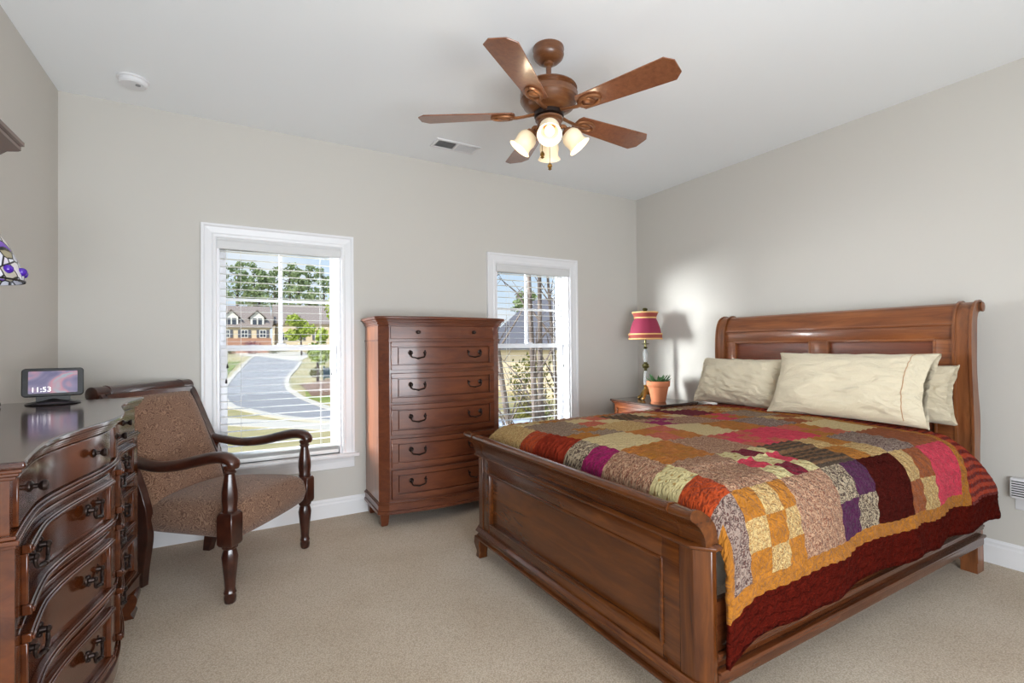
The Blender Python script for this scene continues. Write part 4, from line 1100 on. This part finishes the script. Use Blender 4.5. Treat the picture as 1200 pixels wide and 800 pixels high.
def table_lamp_glass():
    c = Vector((-.675, 1.985, 1.0))
    t = thing('stained_glass_lamp', 'stained-glass table lamp with purple beads at the left edge', 'lamp', c)
    b = B(); b.lathe([(.001, 0), (.07, 0), (.072, .008), (.05, .018), (.02, .03), (.012, .06), (.016, .12), (.010, .2), (.009, .46), (.02, .47), (.001, .475)], c, 24); obj('base', b, 'bronze', t)
    m = mat('leaded_glass', (.8, .8, .85), .12); n, l, bs = nodes(m)
    w = n.new('ShaderNodeTexVoronoi'); w.inputs['Scale'].default_value = 22; w.feature = 'DISTANCE_TO_EDGE'; v = texco(n, l); l.new(v, w.inputs['Vector'])
    w2 = n.new('ShaderNodeTexVoronoi'); w2.inputs['Scale'].default_value = 22; l.new(v, w2.inputs['Vector'])
    sp = n.new('ShaderNodeSeparateColor'); l.new(w2.outputs['Color'], sp.inputs[0])
    r = ramp(n, [(.0, srgb(215, 215, 222)), (.45, srgb(190, 190, 205)), (.6, srgb(150, 140, 110)), (.8, srgb(230, 225, 225)), (.95, srgb(110, 70, 170))]); l.new(sp.outputs[0], r.inputs[0])
    r2 = ramp(n, [(.03, srgb(38, 34, 32)), (.06, (1, 1, 1))]); l.new(w.outputs['Distance'], r2.inputs[0])
    mx = n.new('ShaderNodeMix'); mx.data_type = 'RGBA'; mx.blend_type = 'MULTIPLY'; mx.inputs['Factor'].default_value = 1
    l.new(r.outputs[0], mx.inputs['A']); l.new(r2.outputs[0], mx.inputs['B']); l.new(mx.outputs['Result'], bs.inputs['Base Color'])
    R = .135
    P = [(R, .435), (R*.995, .452), (R*.92, .49), (R*.74, .545), (R*.5, .60), (R*.25, .645), (.02, .66)]
    b = B(); b.lathe(P+[(q-.004, z-.003) for q, z in P[::-1]], c, 40, caps=False); s = obj('lamp_shade', b, 'leaded_glass', t, smooth=50)
    for k in range(14):
        a = 2*PI*k/14; b = B(); b.ball((c.x+R*.985*math.cos(a), c.y+R*.985*math.sin(a), c.z+.462), .0125)
        obj('glass_bead', b, 'bead_purple', s)
    b = B(); b.lathe([(R+.002, .432), (R+.003, .437), (R-.003, .438), (R-.004, .433)], c, 40, caps=False); obj('rim', b, 'lead_line', s)
    b = B(); b.lathe([(.022, .656), (.014, .668), (.008, .69), (.001, .70)], c, 14); obj('finial', b, 'bronze', t)
table_lamp_glass()

# ------------------------------------------------------------------ nightstand, lamp, plant
def nightstand():
    t = thing('nightstand', 'cherry nightstand in the corner between the bed and right window', 'nightstand', (3.40, 3.30, 0))
    mp = lambda s, d: (-d, s)
    y0, y1 = 3.02, 3.61; c = (y0+y1)/2; hw = (y1-y0)/2
    fr = lambda s: -(3.205-.022*(1-((s-c)/hw)**2))
    def ringed(b, z, z2, o):
        k = (hw+o)/hw; slab(b, mp, y0-o, y1+o, z, z2, lambda s: fr(c+(s-c)/k)+o, -3.648, 24)
    b = B(); ringed(b, .12, .68, 0); obj('body', b, 'stand_wood', t, smooth=20)
    b = B(); ringed(b, .672, .682, .010); ringed(b, .682, .694, .018); obj('top_moulding', b, 'stand_wood', t, smooth=20, bev=.002)
    b = B(); ringed(b, .694, .714, .030); obj('top', b, 'stand_top', t, smooth=20, bev=.006, seg=3)
    b = B(); ringed(b, .09, .13, .014); obj('plinth', b, 'stand_wood', t, smooth=20, bev=.002)
    for z0, z1 in ((.48, .66), (.29, .47), (.14, .28)):
        d = framed_front('drawer', mp, fr, y0+.04, y1-.04, z0, z1, 'stand_wood', t, .03)
        bail_handle(mp, fr, c, (z0+z1)/2+.015, .008, .085, d)
    for ya in (y0, y1-.06):
        for xa in (3.20, 3.585):
            b = B(); b.box(xa, xa+.06, ya, ya+.06, 0, .092, .004); obj('foot', b, 'stand_wood', t)
nightstand()
def bed_lamp():
    c = Vector((3.40, 3.385, .714))
    t = thing('table_lamp', 'crystal table lamp with magenta gold-banded shade on the nightstand', 'lamp', c)
    b = B()
    for k in range(3):
        a = k*2*PI/3+PI/2
        b.tube(smooth_path([(c.x, c.y, c.z+.09), (c.x+.03*math.cos(a), c.y+.03*math.sin(a), c.z+.07), (c.x+.06*math.cos(a), c.y+.06*math.sin(a), c.z+.03), (c.x+.085*math.cos(a), c.y+.085*math.sin(a), c.z+.014)], 4), [.02]*4+[.017]*4+[.014]*4+[.012], 8)
        b.ball((c.x+.088*math.cos(a), c.y+.088*math.sin(a), c.z+.016), .016)
    b.lathe([(.03, .05), (.034, .075), (.022, .095), (.016, .12), (.024, .13), (.02, .14)], c, 18); obj('base', b, 'brass', t)
    b = B(); b.lathe([(.018, .14), (.022, .16), (.016, .27), (.012, .275)], c, 8); obj('crystal_column', b, 'crystal', t, smooth=20)
    b = B(); b.lathe([(.014, .35), (.018, .37), (.023, .43), (.016, .47), (.012, .48)], c, 8); obj('crystal_column', b, 'crystal', t, smooth=20)
    b = B(); b.lathe([(.012, .272), (.018, .28), (.012, .29), (.030, .30), (.036, .318), (.030, .335), (.014, .345), (.016, .355)], c, 18)
    b.lathe([(.014, .478), (.02, .49), (.010, .50), (.010, .52), (.036, .523), (.036, .528), (.010, .532), (.008, .60)], c, 18); obj('stem', b, 'antique_brass', t)
    sh = [(.152, .575), (.152, .605), (.150, .625), (.138, .68), (.118, .735), (.104, .762), (.098, .775), (.112, .805), (.115, .82)]
    n_ = 8
    b = B(); b.lathe(sh+[(r-.004, z) for r, z in sh[::-1]], c, 32, None, .035, n_, caps=False); s = obj('lamp_shade', b, 'shade_red', t, smooth=50)
    for nm, (za, zb, ra, rb, mm) in {'shade_band': (.582, .612, .1535, .1525, 'shade_band'), 'neck_band': (.780, .814, .102, .1155, 'shade_band')}.items():
        b = B(); b.lathe([(ra+.001, za), (rb+.001, zb), (rb-.003, zb), (ra-.003, za)], c, 32, caps=False); obj(nm, b, mm, s)
    b = B()
    for r, z in ((.153, .574), (.1525, .618), (.1005, .772), (.116, .822)):
        b.lathe([(r-.003, z-.006), (r+.004, z-.006), (r+.005, z), (r+.004, z+.006), (r-.003, z+.006)], c, 32, caps=False)
    obj('gold_braid', b, 'gold_trim', s)
    b = B(); b.lathe([(.004, .60), (.004, .82)], c, 8); b.lathe([(.10, .815), (.10, .818), (.004, .818), (.004, .815)], c, 8); obj('harp', b, 'antique_brass', t)
    b = B(); b.lathe([(.008, .82), (.012, .83), (.022, .845), (.026, .855), (.018, .866), (.001, .87)], c, 12); obj('finial', b, 'antique_brass', t)
bed_lamp()
def plant():
    c = Vector((3.385, 3.215, .714))
    t = thing('potted_succulent', 'green succulent in a terracotta pot beside the magenta lamp', 'potted plant', c)
    b = B(); b.lathe([(.001, 0), (.062, 0), (.064, .004), (.090, .135), (.099, .137), (.102, .142), (.104, .182), (.101, .186), (.094, .184), (.090, .165), (.001, .165)], c, 32); obj('pot', b, 'terracotta', t, smooth=40)
    b = B(); b.lathe([(.001, .166), (.089, .166), (.086, .172), (.001, .176)], c, 20); obj('soil', b, 'soil', t)
    rnd = random.Random(2); b = B()
    for k in range(46):
        a = rnd.uniform(0, 2*PI); r0 = rnd.uniform(0, .06); L = rnd.uniform(.05, .095); e = rnd.uniform(.15, .9)
        p = c+Vector((r0*math.cos(a), r0*math.sin(a), .172)); d = Vector((math.cos(a)*math.cos(e), math.sin(a)*math.cos(e), math.sin(e)))
        b.tube([p, p+d*L*.35, p+d*L*.75+Vector((0, 0, .006)), p+d*L+Vector((0, 0, .014))], [.006, .010, .008, .001], 7, .5)
    obj('leaves', b, 'plant_green', t)
plant()

# ------------------------------------------------------------------ armchair
def armchair():
    t = thing('armchair', 'dark wood open armchair in brown paisley fabric before the left window', 'armchair', (-.04, 3.18, 0), None, math.atan2(-.613, .79))
    K = dict(world=False)
    W = .325
    for s in (-1, 1):
        y = s*W; x = .288
        b = B(); b.lathe([(0.0010, 0.000), (0.0192, 0.000), (0.0252, 0.006), (0.0288, 0.030), (0.0252, 0.045), (0.0300, 0.052), (0.0264, 0.060), (0.0240, 0.075), (0.0264, 0.110), (0.0348, 0.190), (0.0384, 0.225), (0.0324, 0.250), (0.0288, 0.262), (0.0372, 0.270), (0.0372, 0.282)], (x, y, 0), 24, None, .10, 8)
        obj('front_leg', b, 'chair_wood', t, smooth=50, **K)
        b = B()
        b.loft([[Vector((x+dx*k, y+dy*k, z)) for dx, dy in ((-.040, -.040), (.040, -.040), (.040, .040), (-.040, .040))] for z, k in ((.278, .85), (.292, 1), (.425, 1), (.44, .8))])
        obj('leg_block', b, 'chair_wood', t, bev=.003, **K)
        b = B(); b.lathe([(0.0312, 0.436), (0.0360, 0.446), (0.0324, 0.456), (0.0372, 0.500), (0.0360, 0.540), (0.0264, 0.600), (0.0228, 0.622), (0.0312, 0.630), (0.0240, 0.640), (0.0312, 0.650), (0.0288, 0.664)], (x, y, 0), 24, None, .10, 8)
        obj('arm_post', b, 'chair_wood', t, smooth=50, **K)
        # arm: from the raked back post forward, dipping then rising over the post
        P = smooth_path([(-.335, s*.285, .690), (-.27, s*.300, .668), (-.13, s*.318, .646), (.0, s*.326, .655), (.13, s*.328, .684), (.215, s*.327, .700), (.275, s*.326, .697), (.308, s*.325, .676), (.306, s*.325, .655)], 5)
        n = len(P); rad = [.030+.010*math.sin(PI*min(1, i/(n-1)*.9)) for i in range(n)]
        b = B(); b.tube(P, [max(.022, r) for r in rad], 12, .72, (0, 0, 1)); obj('arm', b, 'chair_wood', t, smooth=60, **K)
        # back post and rear leg, one sabre-curved piece
        Q = smooth_path([(-.292, 0.0), (-.280, .10), (-.256, .24), (-.243, .36), (-.248, .46), (-.30, .62), (-.375, .80), (-.450, .96), (-.478, 1.0)], 5)
        half = [.026+.026*min(1, z/.25) if z < .4 else .052-.026*min(1, (z-.4)/.4) for _, z in Q]
        L = [(x_-h*.9, z_) for (x_, z_), h in zip(Q, half)]; R = [(x_+h*.9, z_) for (x_, z_), h in zip(Q, half)]
        rings = []
        for (xa, za), (xb, zb) in zip(L, R):
            f = min(1, za/.45); yo = s*(.232+.052*f); w = .021
            rings.append([Vector((xa, yo-w, za)), Vector((xb, yo-w, zb)), Vector((xb, yo+w, zb)), Vector((xa, yo+w, za))])
        b = B(); b.loft(rings); obj('rear_leg', b, 'chair_wood', t, bev=.004, **K)
    # rolled crest rail
    b = B(); b.lathe([(0.0010, -0.318), (0.0307, -0.318), (0.0384, -0.312), (0.0384, -0.240), (0.0422, -0.236), (0.0384, -0.230), (0.0371, 0.000), (0.0384, 0.230), (0.0422, 0.236), (0.0384, 0.240), (0.0384, 0.312), (0.0307, 0.318), (0.0010, 0.318)], (-.498, 0, 1.0), 20, Matrix.Rotation(PI/2, 4, 'X'))
    obj('crest_rail', b, 'chair_wood', t, smooth=40, **K)
    # upholstered back
    def backf(sign):
        def f(a, c):
            u = a*2-1; z = .40+.585*c
            xm = -.215-.265*((z-.40)/.60)**1.15
            ed = max(0, 1-abs(u)**6)**.5*max(0, 1-abs(2*c-1)**8)**.5
            th = .032+.02*ed if sign > 0 else .030
            if sign > 0: th = .010+.048*ed
            return Vector((xm+sign*th, u*.262*(1+.04*c), z))
        return f
    b = B(); b.grid(24, 24, backf(1)); b.grid(24, 24, backf(-1))
    f, g = backf(1), backf(-1); m = 23
    for e in (0, 1):
        b.add([f(e, k/m) for k in range(24)]+[g(e, k/m) for k in range(24)], [(k, k+1, 24+k+1, 24+k) for k in range(23)])
        b.add([f(k/m, e) for k in range(24)]+[g(k/m, e) for k in range(24)], [(k, k+1, 24+k+1, 24+k) for k in range(23)])
    bmesh.ops.remove_doubles(b.bm, verts=b.bm.verts[:], dist=1e-4)
    obj('back_cushion', b, 'chair_fabric', t, smooth=60, **K)
    b = B(); b.prism([(-.30, .96), (-.24, .96), (-.24, 1.0), (-.30, 1.0)], lambda p, q, y: Vector((p-.20, y, q)), -.28, .28); obj('back_rail', b, 'chair_wood', t, bev=.004, **K)
    # domed seat
    def seat(sign):
        def f(a, c):
            u, v = a*2-1, c*2-1
            x0, x1 = -.275, .318
            w = .262+(.318-.262)*a
            # rounded-square plan
            x = (x0+x1)/2+u*(x1-x0)/2; y = v*w
            e = max(0, 1-abs(u)**7)**.4*max(0, 1-abs(v)**7)**.4
            e2 = max(0, 1-abs(u)**14)**.5*max(0, 1-abs(v)**14)**.5
            if sign > 0: z = .36+.055*e2+(.045+.035*(1-u*u)*(1-v*v)+.012*u)*e
            else: z = .36-.078*e2
            if abs(u) > .995 or abs(v) > .995: z = .36
            if u > .8: x += .012*(1-v*v)
            return Vector((x, y, z))
        return f
    b = B(); b.grid(34, 34, seat(1)); b.grid(34, 34, seat(-1)); bmesh.ops.remove_doubles(b.bm, verts=b.bm.verts[:], dist=1e-4)
    obj('seat', b, 'chair_fabric', t, smooth=70, **K)
armchair()

# ------------------------------------------------------------------ ceiling things
def fan():
    c = Vector((1.40, 2.04, 0))
    t = thing('ceiling_fan', 'five-blade brown ceiling fan with four frosted glass lights', 'ceiling fan', (1.40, 2.04, H))
    b = B(); b.lathe([(.001, H), (.078, H), (.080, H-.010), (.076, H-.022), (.079, H-.036), (.074, H-.050), (.056, H-.068), (.036, H-.076), (.001, H-.076)], c, 32); obj('canopy', b, 'fan_wood', t, smooth=40)
    b = B(); b.lathe([(.001, H-.085), (.026, H-.07), (.026, H-.088), (.014, H-.096), (.013, H-.165), (.026, H-.175), (.03, H-.195), (.001, H-.195)], c, 20); obj('downrod', b, 'fan_wood', t)
    zt = 2.585
    b = B(); b.lathe([(.001, zt-.035), (.05, zt-.035), (.125, zt-.045), (.140, zt-.052), (.143, zt-.058), (.132, zt-.064), (.138, zt-.078), (.146, zt-.085), (.146, zt-.115), (.140, zt-.122), (.128, zt-.145), (.100, zt-.162), (.07, zt-.172), (.06, zt-.178), (.001, zt-.178)], c, 40); obj('motor_housing', b, 'fan_wood', t, smooth=40)
    b = B(); b.lathe([(.001, zt-.176), (.075, zt-.176), (.075, zt-.196), (.06, zt-.205), (.001, zt-.205)], c, 32); obj('flywheel', b, 'bronze', t)
    b = B(); b.lathe([(.001, zt-.20), (.062, zt-.20), (.070, zt-.206), (.070, zt-.215), (.060, zt-.222), (.062, zt-.25), (.055, zt-.268), (.05, zt-.275), (.058, zt-.283), (.050, zt-.30), (.03, zt-.318), (.014, zt-.325), (.001, zt-.335)], c, 32); obj('light_fitter', b, 'fan_wood', t, smooth=40)
    zb = 2.402
    for k in range(5):
        a = math.radians(2.5+72*k)
        M = Matrix.Translation((c.x, c.y, zb)) @ Matrix.Rotation(a, 4, 'Z') @ Matrix.Rotation(math.radians(-11), 4, 'X')
        r0, r1 = .185, .665
        out = [(r0, -.054), (r0+.25, -.067), (r1-.035, -.077), (r1, -.040), (r1, .040), (r1-.035, .077), (r0+.25, .067), (r0, .054), (r0-.012, .03), (r0-.012, -.03)]
        b = B(); b.prism(out, lambda p, q, s: M @ Vector((p, q, s)), -.003, .003); bl = obj('blade', b, 'fan_blade', t, smooth=0, bev=.002)
        b = B(); M2 = Matrix.Translation((c.x, c.y, zb)) @ Matrix.Rotation(a, 4, 'Z')
        b.tube([M2 @ Vector((.068, 0, .004)), M2 @ Vector((.12, 0, -.006)), M2 @ Vector((.165, 0, -.012)), M2 @ Vector((.20, 0, -.010))], [.014, .011, .012, .014], 10, .6)
        ring = []
        for j in range(24):
            q = 2*PI*j/24; ring.append(M @ Vector((.235+.055*math.cos(q), .034*math.sin(q), -.008)))
        b.tube(ring+[ring[0]], .009, 8); b.ball(M @ Vector((.235, 0, -.008)), .022, 1.6, 1, .45)
        obj('blade_bracket', b, 'copper', bl)
    for k in range(4):
        a = math.radians(236+90*k)
        d = Vector((math.cos(a), math.sin(a), 0)); hub = c+Vector((0, 0, zt-.252))
        ax = (d*.62+Vector((0, 0, -.78))).normalized()
        P0 = hub+d*.045; P1 = hub+d*.075+Vector((0, 0, .004)); P2 = hub+d*.088+Vector((0, 0, -.02))
        b = B(); b.tube(smooth_path([tuple(P0), tuple(P1), tuple(P2)], 4), .011, 10)
        Mx = ax.to_track_quat('Z', 'Y').to_matrix().to_4x4()
        b.lathe([(.014, -.012), (.026, -.004), (.030, .008), (.030, .016), (.001, .016)], P2, 20, Mx); arm = obj('light_arm', b, 'copper', t)
        sh = [(.024, .006), (.037, .012), (.048, .030), (.051, .050), (.047, .070), (.048, .086), (.056, .099), (.060, .103)]
        b = B(); b.lathe(sh+[(r-.003, z-.001) for r, z in sh[::-1]], P2, 28, Mx, caps=False); s = obj('lamp_shade', b, 'frosted_shade', t, smooth=60)
        b = B(); b.lathe([(.001, .014), (.012, .016), (.014, .03), (.024, .055), (.026, .068), (.018, .085), (.001, .092)], P2, 16, Mx); obj('bulb', b, 'glow_bulb', s)
        L = bpy.data.lights.new('bulb_light', 'POINT'); L.energy = .9; L.color = (1, .80, .55); L.shadow_soft_size = .03
        lo = bpy.data.objects.new('bulb_light', L); COL.objects.link(lo); lo.location = P2+ax*.14
    for dx, dy, zz, nm in ((-.012, -.02, 2.135, 0), (-.05, -.01, 2.19, 1)):
        b = B(); b.tube([(c.x+dx, c.y+dy, zt-.31), (c.x+dx, c.y+dy, zz)], .0016, 6); p = obj('pull_chain', b, 'brass', t)
        b = B(); b.lathe([(.001, .012), (.005, .010), (.011, 0), (.012, -.008), (.006, -.014), (.010, -.02), (.001, -.026)], (c.x+dx, c.y+dy, zz), 14); obj('chain_pull', b, 'brass', p)
fan()
def ceiling_bits():
    t = thing('ceiling_vent', 'white louvred ceiling vent left of the fan above the windows', 'vent', (1.465, 3.38, H))
    b = B(); x0, x1, y0, y1 = 1.29, 1.64, 3.30, 3.46
    b.box(x0, x1, y0, y0+.022, H-.010, H, .003); b.box(x0, x1, y1-.022, y1, H-.010, H, .003); b.box(x0, x0+.022, y0+.022, y1-.022, H-.010, H, .003); b.box(x1-.022, x1, y0+.022, y1-.022, H-.010, H, .003)
    xm = (x0+x1)/2; b.box(xm-.008, xm+.008, y0+.022, y1-.022, H-.010, H, .002); obj('frame', b, 'white_trim', t)
    b = B(); b.box(x0+.02, x1-.02, y0+.02, y1-.02, H-.003, H-.001); obj('backing', b, 'vent_shadow', t, smooth=0)
    for (xa, xb, tl) in ((x0+.022, xm-.008, -.9), (xm+.008, x1-.022, .9)):
        n = 9
        for k in range(n):
            xx = xa+(xb-xa)*(k+.5)/n; M = Matrix.Translation((xx, 0, H-.007)) @ Matrix.Rotation(tl, 4, 'Y')
            b = B(); b.prism([(-.006, -.0006), (.006, -.0006), (.006, .0006), (-.006, .0006)], lambda p, q, s: M @ Vector((p, s, q)), y0+.022, y1-.022); obj('louvre', b, 'white_trim', t, smooth=0)
    c = Vector((-.475, 3.40, H))
    t = thing('smoke_detector', 'round white smoke detector on the ceiling above the left window', 'smoke detector', c)
    b = B(); b.lathe([(.001, 0), (.074, 0), (.075, -.008), (.066, -.012), (.066, -.028), (.058, -.036), (.001, -.038)], c, 36); obj('housing', b, 'plastic_white', t, smooth=40)
    b = B(); b.lathe([(.001, -.037), (.012, -.037), (.012, -.041), (.001, -.042)], c+Vector((.025, -.02, 0)), 14); obj('test_button', b, 'grey_slot', t)
ceiling_bits()
def outlet():
    t = thing('wall_outlet', 'white outlet plate low on the right wall beside the bed', 'outlet', (XR, .895, .39))
    b = B(); b.box(XR-.006, XR, .84, .945, .325, .455, .003); obj('cover_plate', b, 'plastic_white', t)
    b = B()
    b.lathe([(.001, 0), (.017, 0), (.017, .002), (.001, .002)], (XR-.006, .893, .360), 18, Matrix.Rotation(-PI/2, 4, 'Y')); so = obj('socket', b, 'plastic_white', t)
    b = B(); b.box(XR-.0086, XR-.0076, .885, .888, .358, .368); b.box(XR-.0086, XR-.0076, .897, .900, .358, .366); b.box(XR-.0086, XR-.0076, .890, .895, .350, .354); obj('slot', b, 'dark_slot', so, smooth=0)
    t = thing('plug_in_freshener', 'white slatted plug-in device in the wall outlet beside the bed', 'plug-in device', (XR-.03, .89, .45))
    b = B(); b.box(XR-.050, XR-.0062, .83, .955, .392, .500, .008); obj('housing', b, 'plastic_white', t)
    for k in range(7):
        z = .405+k*.0125
        b = B(); b.box(XR-.0515, XR-.049, .838, .947, z, z+.0055, .001); obj('slot', b, 'dark_slot', t)
outlet()
